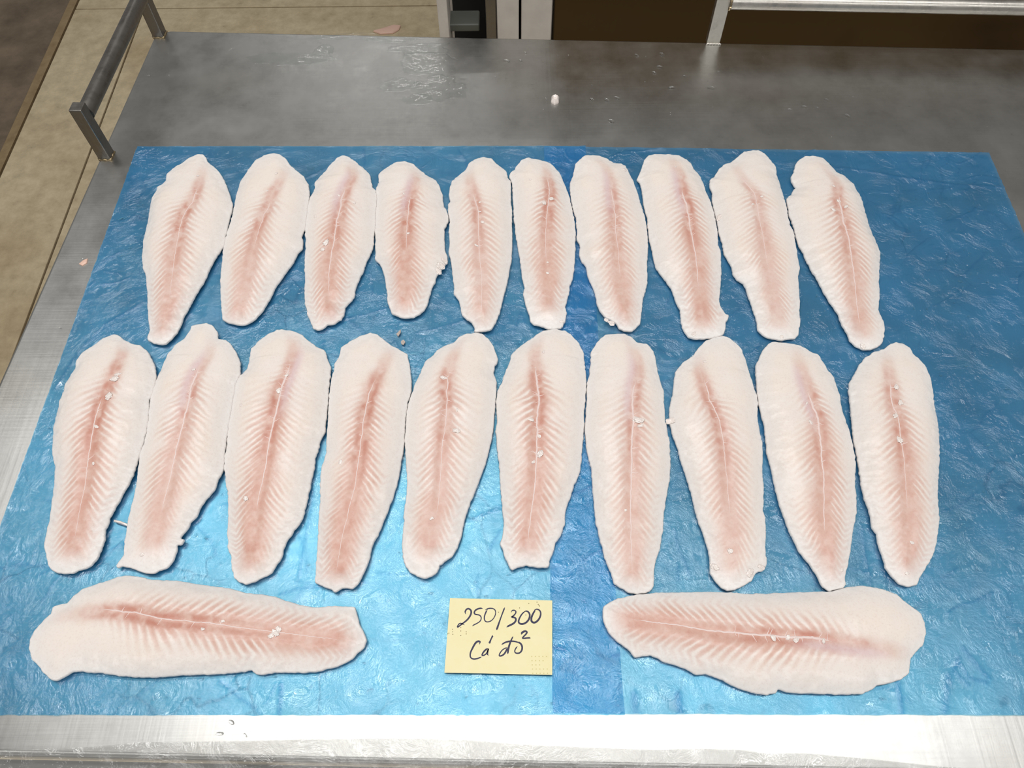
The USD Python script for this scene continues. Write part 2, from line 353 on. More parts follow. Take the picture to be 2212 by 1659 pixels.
# ------------------------------------------------------------------ blue plastic sheets
CREASES = [([(607, 1478), (606, 1512), (603, 1545)], .0011, .0016), ([(1938, 1472), (1944, 1510), (1948, 1550)], .0011, .0018), ([(606, 1284), (640, 1272), (700, 1266), (790, 1258)], .0008, .0012),
           ([(676, 1060), (668, 1120), (655, 1190), (645, 1250)], .0008, .0012), ([(1788, 362), (1870, 372), (1960, 388), (2060, 402), (2180, 408)], .0009, .0016),
           ([(1660, 385), (1720, 375), (1790, 360)], .0007, .0014), ([(190, 600), (215, 570), (260, 545)], .0007, .0012), ([(120, 840), (170, 760), (230, 700), (300, 660)], .0007, .0018),
           ([(1010, 1125), (1060, 1105), (1095, 1085)], .0007, .0012), ([(1230, 1070), (1260, 1060), (1300, 1040)], .0007, .0012), ([(900, 720), (980, 700), (1010, 690)], .0007, .0013),
           ([(1110, 720), (1120, 690), (1125, 675), (1135, 700)], .0006, .0010), ([(720, 690), (790, 680), (860, 660)], .0007, .0013), ([(750, 690), (800, 730)], .0007, .0012),
           ([(1860, 1140), (1868, 1200), (1880, 1270)], .0007, .0014), ([(785, 325), (788, 350), (782, 400)], .0007, .0012), ([(990, 325), (1005, 345), (1010, 360)], .0007, .0014),
           ([(2050, 1460), (2045, 1500), (2040, 1540)], .0008, .0025), ([(1370, 1500), (1372, 1530), (1374, 1548)], .0010, .0030), ([(1465, 1500), (1468, 1530), (1472, 1548)], .0012, .0030),
           ([(2080, 1400), (2110, 1440), (2135, 1465)], .0010, .0016), ([(2070, 1430), (2090, 1465), (2130, 1475)], .0009, .0016), ([(2090, 1480), (2060, 1450), (2070, 1420)], .0009, .0016),
           ([(2180, 500), (2150, 470), (2100, 450)], .0006, .0014), ([(100, 1080), (150, 1090), (230, 1130)], .0006, .0014), ([(850, 735), (865, 760), (860, 800)], .0008, .0014)]
CR = []
for pl, hh, ww in CREASES:
    w = np.array([at(u, v)[:2] for u, v in pl]); l = sg.LineString(w)
    CR.append((l, hh, ww))
rc = np.random.default_rng(21)
for k in range(230):
    p = np.array([rc.uniform(-.40, .49), rc.uniform(.075, .62)]); an = rc.normal(.6, .7); le = rc.uniform(.006, .045); cv = rc.normal(0, 14)
    pl = []
    for t in np.linspace(0, 1, 9): pl.append(p.copy()); p = p + le / 8 * np.array([math.cos(an), math.sin(an)]); an += cv * le / 8 + rc.normal(0, .12)
    CR.append((sg.LineString(pl), rc.uniform(.0004, .0009), rc.uniform(.0007, .0013)))
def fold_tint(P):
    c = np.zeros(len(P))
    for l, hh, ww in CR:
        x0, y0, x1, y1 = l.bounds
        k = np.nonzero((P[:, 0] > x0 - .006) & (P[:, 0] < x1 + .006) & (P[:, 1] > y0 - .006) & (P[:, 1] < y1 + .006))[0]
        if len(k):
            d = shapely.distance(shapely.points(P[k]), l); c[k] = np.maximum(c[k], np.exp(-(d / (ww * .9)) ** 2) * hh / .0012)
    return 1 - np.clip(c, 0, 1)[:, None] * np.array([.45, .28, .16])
def sheet_height(P, seed):
    h = .00030 * (1 - np.abs(fbm2(P, 30, 3, seed))) ** 4 + .00022 * fbm2(P, 90, 3, seed + 3) + .00015
    # fine crinkles running across the sheet
    q = P @ np.array([[.86, -.5], [.5, .86]]); q = q * np.array([30, 130])
    h += .00018 * (1 - np.abs(fbm2(q, 1.0, 3, seed + 9))) ** 6
    for l, hh, ww in CR:
        x0, y0, x1, y1 = l.bounds
        k = (P[:, 0] > x0 - .01) & (P[:, 0] < x1 + .01) & (P[:, 1] > y0 - .01) & (P[:, 1] < y1 + .01)
        if k.any():
            d = shapely.distance(shapely.points(P[k]), l); h[k] += hh * np.exp(-(d / ww) ** 2) * .8
    return np.clip(h, 0, .002)
def sheet(name, label, corners, z, seed, step=.00125):
    poly = sg.Polygon(corners); x0, y0, x1, y1 = poly.bounds
    nx, ny = int((x1 - x0) / step), int((y1 - y0) / step)
    c = np.array(corners); u, v = np.meshgrid(np.linspace(0, 1, nx), np.linspace(0, 1, ny))
    P = ((1 - u)[..., None] * (1 - v)[..., None] * c[0] + u[..., None] * (1 - v)[..., None] * c[1] + u[..., None] * v[..., None] * c[2] + (1 - u)[..., None] * v[..., None] * c[3]).reshape(-1, 2)
    uu, vv = u.ravel(), v.ravel()
    # hand-cut edges: slight waviness
    edge = .0006 * fbm2(P, 60, 3, seed + 20) + .0004 * fbm2(P, 300, 2, seed + 21)
    P[:, 0] += edge * (np.minimum(uu, 1 - uu) < .02); P[:, 1] += edge * (np.minimum(vv, 1 - vv) < .02)
    h = sheet_height(P, seed) + z
    # the front edge lifts in shallow scallops
    h += .0016 * np.clip(1 - vv * ny * step / .018, 0, 1) ** 2 * np.clip(fbm2(np.c_[P[:, 0] * 28, P[:, 0] * 0], 1, 2, seed + 40), 0, 1)
    i = np.arange(nx * ny).reshape(ny, nx)
    Fc = np.vstack([np.c_[i[:-1, :-1].ravel(), i[:-1, 1:].ravel(), i[1:, 1:].ravel()], np.c_[i[:-1, :-1].ravel(), i[1:, 1:].ravel(), i[1:, :-1].ravel()]])
    V = np.c_[P, h]
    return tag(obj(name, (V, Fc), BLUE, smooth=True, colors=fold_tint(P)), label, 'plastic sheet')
G = lambda u, v: at(u, v)[:2]
bl = at(0, 1545)[:2] + (at(0, 1545) - at(1349, 1545))[:2] * .115; bl[0] = -.4042
br = np.array([.4915, .0636])
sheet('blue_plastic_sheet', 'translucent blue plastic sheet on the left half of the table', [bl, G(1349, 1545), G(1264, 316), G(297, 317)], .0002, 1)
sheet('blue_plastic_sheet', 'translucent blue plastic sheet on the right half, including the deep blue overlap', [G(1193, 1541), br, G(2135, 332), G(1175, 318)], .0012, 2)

# ------------------------------------------------------------------ fish fillets
REG = {'A1': (280, 310, 3.686), 'A2': (640, 310, 3.686), 'A3': (940, 310, 3.686), 'A4': (1200, 310, 3.607), 'A5': (1510, 310, 3.607),
       'B1': (80, 690, 2.911), 'B2': (460, 700, 2.811), 'B3': (840, 700, 2.911), 'B4': (1230, 710, 2.861), 'B5': (1600, 730, 2.963), 'C1': (50, 1230, 2.8727), 'C2': (1280, 1250, 2.989)}
def traced(reg, s, z):
    n = np.array([float(x) for x in s.replace(',', ' ').split()]).reshape(-1, 2)
    x0, y0, k = REG[reg]
    return np.array([at(x0 + a / k, y0 + b / k, z)[:2] for a, b in n])
GR = ('fillets in the far row', 'fillets in the middle row', 'fillets lying crosswise in front')
# region, outline, midline (head to tail), redness, seam from-to, side branches, lilac side, white flakes (x, y, size mm), label, group
FILLETS = [
('A1', '545,97 590,100 615,125 618,150 660,185 710,225 745,280 770,335 795,395 810,450 825,500 815,555 795,620 780,690 765,760 755,820 715,880 670,950 630,1035 590,1120 550,1180 520,1235 480,1310 440,1380 415,1450 375,1520 335,1570 290,1605 245,1605 200,1595 150,1570 148,1550 170,1490 155,1420 150,1320 148,1220 140,1120 130,1040 110,1000 105,900 115,800 135,700 155,600 170,500 185,440 215,395 230,360 285,315 297,310 298,265 320,235 370,190 430,160 480,125',
 '580,200 560,310 545,385 520,460 470,540 430,620 405,720 385,820 365,930 345,1050 325,1180 300,1320 260,1430 225,1500', .9, (.14, .82), 4, 0, [(548, 265, 3)], 'pale slanting fillet at the left end of the far row, pointed head, narrow tail', 0),
('A1', '1160,87 1200,95 1245,130 1285,185 1340,230 1390,275 1425,330 1435,420 1425,490 1410,580 1400,680 1380,735 1370,755 1382,780 1380,840 1345,880 1310,950 1260,1020 1210,1090 1165,1150 1140,1210 1105,1270 1065,1340 1010,1400 960,1435 910,1455 870,1450 830,1440 790,1435 745,1405 738,1340 730,1240 727,1120 735,1010 745,880 760,790 785,700 820,600 840,490 862,380 885,320 935,240 970,190 1010,140 1070,105',
 '1240,220 1190,340 1130,460 1110,535 1075,600 1045,690 1015,780 990,880 965,990 935,1100 905,1200 870,1310 835,1420', .8, (.25, .55), 1, 0, [(1170, 245, 3.6), (1105, 400, 2.2), (985, 645, 2)], 'smooth pale fillet second from left in the far row, broad rounded head, short midline', 0),
('A2', '365,105 415,115 470,155 530,205 585,250 595,300 605,350 635,385 640,470 632,560 625,690 618,760 612,840 585,900 555,960 535,1020 500,1100 470,1170 465,1230 430,1270 390,1315 383,1370 360,1410 310,1440 255,1448 225,1475 180,1492 140,1480 118,1430 95,1370 75,1290 68,1220 72,1140 72,1040 70,950 78,860 75,760 70,680 80,590 95,490 115,440 150,375 152,315 195,270 240,225 280,170 320,130',
 '440,150 450,260 410,340 370,440 350,560 320,680 300,820 275,950 260,1070 262,1200 260,1320 265,1430', 1.0, (.2, .85), 10, 1, [(245, 815, 6.5), (217, 868, 4.2), (155, 592, 3.4), (470, 500, 3.2), (345, 437, 3), (140, 1330, 2.6)], 'fillet third from left in the far row, white flake beside midline, notched tail', 0),
('A2', '865,152 935,170 980,215 1030,255 1085,290 1115,305 1140,345 1150,380 1165,410 1165,450 1175,510 1195,540 1210,580 1212,625 1190,670 1180,690 1182,780 1185,860 1200,900 1203,945 1180,985 1145,1030 1115,1070 1105,1120 1080,1160 1060,1230 1045,1290 1020,1330 985,1365 930,1390 870,1397 820,1385 765,1365 750,1330 730,1280 725,1200 712,1100 700,1040 670,970 632,930 632,850 630,750 632,650 635,540 640,440 638,360 660,320 655,255 700,215 745,185 800,160',
 '960,190 950,290 925,400 900,500 890,620 880,740 878,850 870,960 868,1080 868,1190 850,1280 810,1330', 1.05, (.25, .62), 2, 1, [(897, 740, 3), (1150, 960, 7), (1130, 1000, 6), (1180, 920, 6), (860, 425, 3)], 'short broad fillet fourth from left in the far row, ragged white patch at edge', 0),
('A3', '385,118 450,130 490,170 530,200 570,235 575,280 600,310 604,380 602,470 612,540 610,640 612,740 612,850 605,950 585,1050 570,1130 550,1200 530,1280 510,1360 480,1440 445,1490 400,1500 350,1505 310,1505 315,1475 290,1430 250,1405 215,1370 205,1310 190,1250 150,1205 155,1150 140,1050 130,960 108,860 120,800 110,710 120,630 105,560 103,490 125,475 110,420 120,350 135,310 180,270 240,225 275,165 320,135',
 '265,190 275,280 300,380 315,460 345,560 345,680 350,800 355,920 370,1040 372,1160 370,1280 370,1420', .7, (.2, .95), 3, 0, [(378, 655, 4), (330, 835, 4), (357, 495, 2.6), (357, 572, 2.8)], 'straight fillet fifth from left in the far row, frayed white tail, thin midline', 0),
('A3', '745,122 800,135 870,150 920,170 960,210 1000,260 1020,310 1050,380 1068,440 1088,520 1104,610 1115,690 1114,800 1112,900 1105,1000 1095,1070 1070,1140 1065,1200 1045,1260 1035,1320 1045,1360 1030,1430 1000,1480 940,1485 890,1480 840,1460 790,1450 758,1425 755,1385 735,1330 710,1260 700,1190 712,1160 695,1080 685,1000 672,900 660,830 645,770 640,690 628,600 622,500 618,400 613,320 590,275 595,245 635,220 655,180 690,140',
 '870,160 890,270 910,350 905,450 890,530 885,640 878,750 880,860 885,960 895,1060 895,1180 900,1300', .95, (.12, .72), 2, 0, [(866, 500, 5), (925, 465, 5), (895, 1040, 3.2), (757, 305, 2.6), (895, 960, 2.4), (1010, 1400, 4)], 'narrow fillet sixth from left in the far row, head touching the deep blue strip', 0),
('A4', '230,102 290,102 345,108 400,130 450,160 500,165 545,185 557,215 580,260 610,320 635,390 660,470 690,560 706,650 716,740 716,830 712,920 710,1010 712,1080 700,1150 680,1210 670,1280 665,1350 655,1410 625,1445 590,1468 540,1468 490,1450 475,1410 440,1390 400,1370 360,1330 325,1270 310,1200 295,1140 270,1090 248,1030 240,970 205,930 185,880 190,800 165,755 167,690 160,600 140,530 120,430 110,350 115,300 130,275 145,220 155,170 190,135',
 '380,150 420,230 435,310 440,400 450,480 462,560 462,660 475,760 485,860 493,970 510,1080 530,1180 545,1270 545,1390', .85, (.2, .75), 8, 1, [(440, 1375, 5.5), (400, 1355, 4), (540, 190, 4)], 'fillet seventh from left in the far row, square-cut head corner, frayed white tail', 0),
('A4', '815,90 880,95 960,105 1010,130 1050,165 1080,215 1125,265 1150,320 1170,390 1200,450 1220,520 1240,590 1256,670 1264,740 1262,800 1285,845 1285,920 1290,1000 1285,1090 1280,1160 1270,1220 1285,1290 1320,1340 1343,1345 1340,1380 1320,1400 1320,1440 1310,1490 1270,1510 1210,1520 1150,1530 1080,1532 1030,1515 1005,1480 985,1430 975,1380 968,1300 940,1250 920,1190 895,1130 860,1080 820,1030 785,980 765,920 755,850 737,780 724,720 718,650 714,590 690,510 680,430 670,360 655,310 632,290 650,250 670,200 690,140 720,105 770,92',
 '920,130 960,230 975,340 990,430 1020,500 1030,590 1045,680 1065,780 1085,870 1100,970 1110,1080 1125,1190 1135,1290 1150,1400', .95, (.22, .8), 12, 1, [(935, 190, 2.6), (1085, 1465, 4.5)], 'fillet third from right in the far row, lacy white membrane, flared square tail', 0),
('A5', '415,60 460,65 505,85 540,125 575,165 595,195 600,250 620,310 640,370 655,430 675,490 690,580 705,640 733,700 746,770 758,860 770,930 780,970 768,1050 778,1150 780,1240 778,1330 782,1410 770,1490 745,1525 690,1530 640,1540 590,1530 530,1520 490,1500 455,1460 450,1400 430,1340 410,1270 385,1210 365,1140 340,1100 290,1070 265,1030 250,970 220,910 195,870 180,790 162,730 147,660 132,590 109,510 99,460 104,400 80,340 85,295 120,265 150,210 185,180 250,155 290,120 345,75',
 '285,170 330,270 370,330 430,400 440,480 455,560 470,640 490,730 505,830 525,930 545,1040 570,1150 600,1260 615,1400', .65, (.08, .7), 7, 0, [(655, 1490, 3.5), (480, 440, 3.5), (410, 500, 3), (160, 560, 6)], 'creamy fillet second from right in the far row, pale with broad flat tail', 0),
('A5', '820,110 890,108 960,120 1000,160 1040,195 1070,235 1130,260 1170,300 1205,330 1225,380 1250,410 1270,470 1285,530 1300,580 1320,650 1350,720 1380,790 1405,850 1405,920 1400,1000 1398,1100 1400,1200 1390,1300 1415,1360 1440,1420 1440,1490 1420,1560 1380,1595 1330,1612 1270,1608 1220,1590 1170,1545 1155,1500 1120,1440 1100,1390 1080,1340 1050,1290 1010,1240 980,1190 955,1130 920,1070 880,1010 840,930 810,860 782,820 760,760 745,690 720,620 700,560 690,500 682,440 690,420 720,405 730,370 780,338 745,350 720,310 712,275 735,240 740,200 760,150',
 '1010,190 1070,280 1085,370 1080,470 1110,590 1130,680 1160,790 1180,900 1200,1010 1210,1110 1225,1200 1240,1300 1260,1400 1280,1480', .85, (.2, .95), 10, 0, [(1130, 520, 5), (1075, 470, 4), (1030, 545, 4), (1040, 350, 3.5), (1290, 1560, 5)], 'fillet at the right end of the far row, nicked head, torn white membrane', 0),
('B1', '485,100 520,108 550,135 600,160 650,170 695,200 725,255 745,300 752,370 742,420 730,460 706,510 708,560 702,650 690,710 670,790 645,860 630,920 615,970 580,1040 545,1100 520,1150 490,1200 458,1260 455,1290 435,1330 430,1390 410,1450 390,1500 350,1550 310,1570 265,1580 230,1600 175,1603 120,1590 85,1560 70,1520 65,1480 52,1440 60,1380 80,1290 95,1200 105,1100 118,1010 120,930 102,860 105,770 112,680 130,600 150,520 175,460 180,420 215,360 245,315 250,270 290,215 350,180 420,125',
 '530,150 520,250 470,390 430,470 400,560 375,640 360,730 345,830 325,930 310,1030 285,1140 260,1240 235,1350 200,1470', 1.15, (.3, .95), 3, 0, [(500, 390, 7), (470, 500, 6.5), (520, 360, 5), (390, 690, 4), (370, 920, 3)], 'fillet at the left end of the middle row, red streak, crumbly white patch', 1),
('B1', '1065,30 1110,45 1135,85 1140,128 1195,138 1225,170 1260,220 1280,280 1280,345 1250,420 1235,510 1220,590 1205,690 1190,790 1178,880 1172,960 1140,1020 1120,1075 1070,1130 1030,1190 1010,1240 970,1280 960,1310 925,1350 900,1385 935,1385 915,1418 885,1418 885,1450 865,1520 830,1560 790,1575 745,1598 690,1597 640,1580 590,1562 540,1555 500,1565 520,1530 550,1490 555,1420 570,1330 585,1240 610,1140 630,1050 640,950 652,850 676,790 695,720 705,620 716,520 718,460 758,380 790,310 830,220 870,170 930,130 965,80 975,45 1020,38',
 '1090,150 1075,240 1020,330 975,440 965,540 935,620 920,700 890,800 865,910 840,1010 810,1110 780,1220 760,1310 720,1430', .85, (.15, .85), 12, 1, [(650, 1475, 3.5), (995, 330, 3)], 'fillet second from left in the middle row, knobbed head, torn tag by tail', 1),
('B2', '420,38 470,45 530,65 580,105 630,145 680,165 695,210 715,260 716,310 706,370 701,450 696,520 686,600 684,660 655,710 640,770 620,820 615,890 600,940 590,1010 575,1080 560,1140 540,1200 500,1250 460,1310 430,1370 420,1420 385,1470 360,1515 300,1545 260,1565 210,1578 170,1570 135,1545 120,1490 118,1420 95,1370 92,1290 95,1190 98,1090 92,1020 80,960 75,890 73,810 88,740 95,650 108,540 118,450 138,380 165,320 213,275 225,220 235,160 275,115 325,75 375,50',
 '490,80 500,190 455,320 415,420 400,510 375,600 355,690 340,780 325,880 300,980 275,1080 260,1190 250,1320 190,1470', 1.15, (.15, .8), 16, -1, [(205, 1065, 4.5), (175, 500, 3), (455, 325, 4), (410, 420, 5)], 'broad fillet third from left in the middle row, thick branching white midline', 1),
('B2', '960,58 1000,70 1040,100 1090,140 1140,165 1180,190 1195,260 1205,350 1203,420 1180,490 1170,570 1164,660 1160,760 1145,830 1130,920 1110,1000 1090,1070 1060,1140 1030,1220 1000,1290 970,1350 950,1430 925,1500 890,1570 850,1610 790,1605 745,1628 720,1610 670,1595 625,1570 628,1500 635,1400 640,1290 645,1180 655,1080 652,980 662,880 688,800 693,700 702,600 706,500 712,400 722,330 738,290 740,250 770,200 780,150 830,115 895,80',
 '1060,170 1030,240 990,340 955,430 935,510 920,600 905,700 895,790 885,890 865,990 840,1090 810,1190 780,1310 755,1440 735,1550', 1.2, (.15, .98), 5, 0, [(780, 850, 3.5)], 'long fillet fourth from left in the middle row, wide tan band, blunt tail', 1),
('B3', '545,62 590,68 630,105 655,140 670,180 685,225 680,255 665,270 658,310 676,365 674,430 668,520 660,600 655,680 640,750 620,840 600,900 570,980 545,1050 510,1130 480,1220 465,1290 450,1360 430,1410 400,1460 350,1500 318,1520 305,1560 265,1590 230,1602 180,1590 140,1565 110,1530 90,1470 85,1400 90,1310 100,1240 95,1200 110,1110 118,1010 115,930 107,830 100,740 109,650 114,560 129,490 149,440 168,380 200,310 230,240 265,215 305,170 350,145 405,125 440,90 485,68',
 '440,110 410,200 380,300 365,400 370,500 365,600 350,700 335,800 330,920 320,1040 310,1150 285,1240 260,1340 240,1440', .9, (.18, .85), 6, 0, [(428, 690, 6), (345, 352, 5), (270, 1225, 3.5), (430, 560, 3)], 'strongly striped fillet fifth from left in the middle row, curled white flake', 1),
('B3', '1050,38 1110,50 1150,80 1195,130 1225,190 1230,260 1240,330 1238,420 1230,510 1226,600 1222,700 1215,780 1208,870 1195,950 1160,1020 1140,1090 1115,1160 1105,1250 1085,1320 1045,1380 1030,1440 1010,1490 1000,1530 930,1532 860,1520 820,1530 770,1550 750,1510 730,1460 715,1410 698,1385 715,1350 725,1290 720,1220 712,1130 705,1040 698,950 690,860 680,760 674,680 682,580 676,500 685,420 714,370 730,310 760,250 775,190 830,145 900,95 970,50',
 '935,100 915,190 925,290 930,400 945,480 940,560 930,650 932,760 930,860 925,960 910,1080 895,1190 880,1310 865,1430', 1.1, (.15, .97), 16, 0, [(950, 830, 6), (908, 880, 3.5), (972, 182, 3.5), (895, 620, 4), (945, 720, 3.5)], 'fillet sixth from left in the middle row, forked white veins, square-cut tail', 1),
('B4', '290,35 340,38 385,60 420,92 475,100 510,140 530,190 540,250 560,330 578,390 582,470 590,560 603,640 618,700 620,780 623,870 615,940 600,1020 585,1110 578,1200 570,1280 555,1370 535,1430 520,1500 520,1560 510,1610 470,1635 410,1640 360,1630 320,1605 275,1580 260,1520 230,1450 205,1370 185,1290 165,1210 155,1130 148,1030 140,950 138,880 120,820 102,720 96,630 102,530 110,440 108,350 125,280 132,210 135,150 170,90 220,45',
 '375,80 410,170 420,260 395,370 390,480 388,590 385,700 382,810 378,920 378,1040 380,1160 380,1280 385,1400 388,1560', .8, (.2, .95), 9, 1, [(420, 585, 8), (432, 620, 5), (405, 575, 5), (345, 1130, 2.4)], 'upright fillet fourth from right in the middle row, bright white lump at centre', 1),
('B4', '945,50 985,65 1030,100 1065,140 1088,205 1110,280 1130,350 1150,410 1162,470 1157,550 1172,630 1188,710 1191,800 1188,890 1197,970 1198,1060 1193,1130 1205,1180 1212,1260 1205,1350 1215,1460 1190,1500 1150,1510 1120,1560 1070,1590 1020,1615 980,1620 940,1605 900,1565 870,1520 865,1470 865,1420 850,1340 830,1280 800,1210 775,1130 760,1050 735,970 710,890 685,810 665,730 638,670 628,620 616,560 618,515 622,470 640,400 645,330 655,270 695,220 760,175 800,120 840,80 890,62',
 '810,150 810,250 840,360 870,470 915,560 935,650 950,740 960,850 970,950 980,1060 995,1160 1005,1260 1000,1380 985,1480', .8, (.15, .8), 7, 0, [(995, 1370, 4.5), (905, 1465, 6), (1195, 1465, 5), (1125, 1500, 6), (628, 560, 7), (838, 203, 3)], 'fillet third from right in the middle row, lumpy lobed white tail', 1),
('B5', '210,33 270,38 340,45 395,65 415,75 440,95 490,110 515,150 550,210 590,255 610,310 630,380 640,450 665,530 690,590 706,660 728,760 732,860 725,940 735,1020 735,1120 720,1200 705,1300 690,1400 680,1470 660,1530 665,1590 650,1605 560,1622 520,1595 500,1560 470,1500 440,1455 400,1410 360,1350 330,1290 300,1220 275,1150 245,1070 225,990 205,910 190,830 165,750 160,660 150,570 130,500 114,430 105,370 100,300 96,240 94,190 110,150 140,85 175,45',
 '370,110 390,220 415,320 450,430 485,520 495,610 505,720 515,820 525,920 530,1030 530,1140 540,1250 560,1360 570,1500', .95, (.2, .85), 9, 1, [(432, 560, 4), (660, 1475, 3.5), (412, 435, 3)], 'fillet second from right in the middle row, tail tucked against the crosswise fillet', 1),
('B5', '990,33 1035,45 1075,70 1100,110 1150,155 1185,200 1210,260 1225,340 1230,410 1245,490 1260,570 1265,660 1265,760 1262,870 1258,970 1255,1060 1265,1150 1260,1220 1250,1310 1220,1400 1180,1470 1145,1530 1120,1585 1060,1592 1010,1575 960,1530 925,1480 910,1420 880,1340 865,1260 835,1220 825,1140 800,1060 775,990 765,910 750,820 740,750 722,670 714,600 704,500 698,430 688,350 692,300 720,250 755,180 800,130 850,95 910,80 950,50',
 '940,110 945,230 955,330 960,420 990,510 1005,600 1020,690 1035,790 1045,890 1055,1000 1065,1110 1075,1220 1085,1340 1090,1480', .9, (.15, .75), 4, 0, [(1000, 668, 5.5), (1008, 432, 5), (985, 330, 5), (975, 515, 5), (1095, 1310, 3), (1075, 1500, 3)], 'fillet at the right end of the middle row, small white crumbs along midline', 1),
('C1', '600,48 650,42 740,52 800,70 900,72 1000,80 1080,95 1180,110 1280,120 1380,150 1480,160 1570,175 1640,200 1720,225 1800,238 1900,232 2000,232 2060,240 2075,290 2085,340 2115,400 2135,440 2115,490 2070,525 2040,560 1980,590 1920,610 1840,635 1740,640 1650,640 1560,640 1500,655 1450,650 1420,628 1330,640 1200,650 1080,652 950,660 830,670 700,668 600,660 500,645 440,645 380,635 320,635 270,665 220,688 180,685 130,640 100,595 60,560 48,500 52,430 90,370 130,325 180,280 195,240 240,220 275,215 320,170 370,130 450,100 530,75',
 '260,270 380,262 500,255 600,258 690,270 780,292 900,315 1000,325 1120,335 1250,350 1380,368 1500,382 1620,395 1750,410 1900,425 2030,445', 1.15, (.12, .98), 6, 0, [(1570, 400, 6), (1590, 375, 4), (1545, 415, 4), (1130, 380, 3), (1250, 330, 2.5)], 'fillet lying crosswise at the front left corner, strong red flesh along midline', 2),
('C2', '70,190 110,155 170,130 260,112 380,98 500,94 650,90 800,90 900,95 1000,100 1120,100 1250,95 1400,90 1550,85 1600,70 1660,55 1740,50 1830,65 1900,85 1960,105 2000,145 2060,190 2110,230 2140,290 2145,360 2125,430 2090,470 2050,510 2040,560 2035,610 1990,650 1920,670 1830,690 1800,715 1730,745 1650,748 1550,745 1450,738 1350,740 1250,732 1190,710 1180,735 1120,752 1040,740 960,715 880,680 800,640 730,615 670,625 600,580 520,555 450,535 380,495 330,500 270,510 240,470 190,430 140,390 105,350 85,310 65,260',
 '2000,465 1850,440 1700,430 1560,410 1430,390 1300,385 1150,375 1000,365 850,350 700,330 550,300 400,280 280,262 160,240', 1.15, (.25, .95), 14, -1, [(1155, 393, 4.5), (1300, 405, 5), (1250, 390, 4), (1480, 410, 4)], 'fillet lying crosswise at the front right, pale veins and bold stripes', 2),
]
C_BASE, C_WARM = np.array(lin(238, 229, 222)), np.array(lin(240, 225, 211))
C_RED, C_DEEP, C_WHITE, C_LILAC = np.array(lin(214, 170, 153)), np.array(lin(197, 131, 112)), np.array(lin(246, 238, 234)), np.array(lin(226, 206, 208))
def smooth_line(P, n=400, sig=7):
    l = sg.LineString(P); t = np.linspace(0, 1, n); Q = np.array([l.interpolate(x, normalized=True).coords[0] for x in t])
    from scipy.ndimage import gaussian_filter1d
    q = gaussian_filter1d(Q, sig, axis=0, mode='nearest'); q[0], q[-1] = Q[0], Q[-1]
    return q
STEP = .00088
taken = []
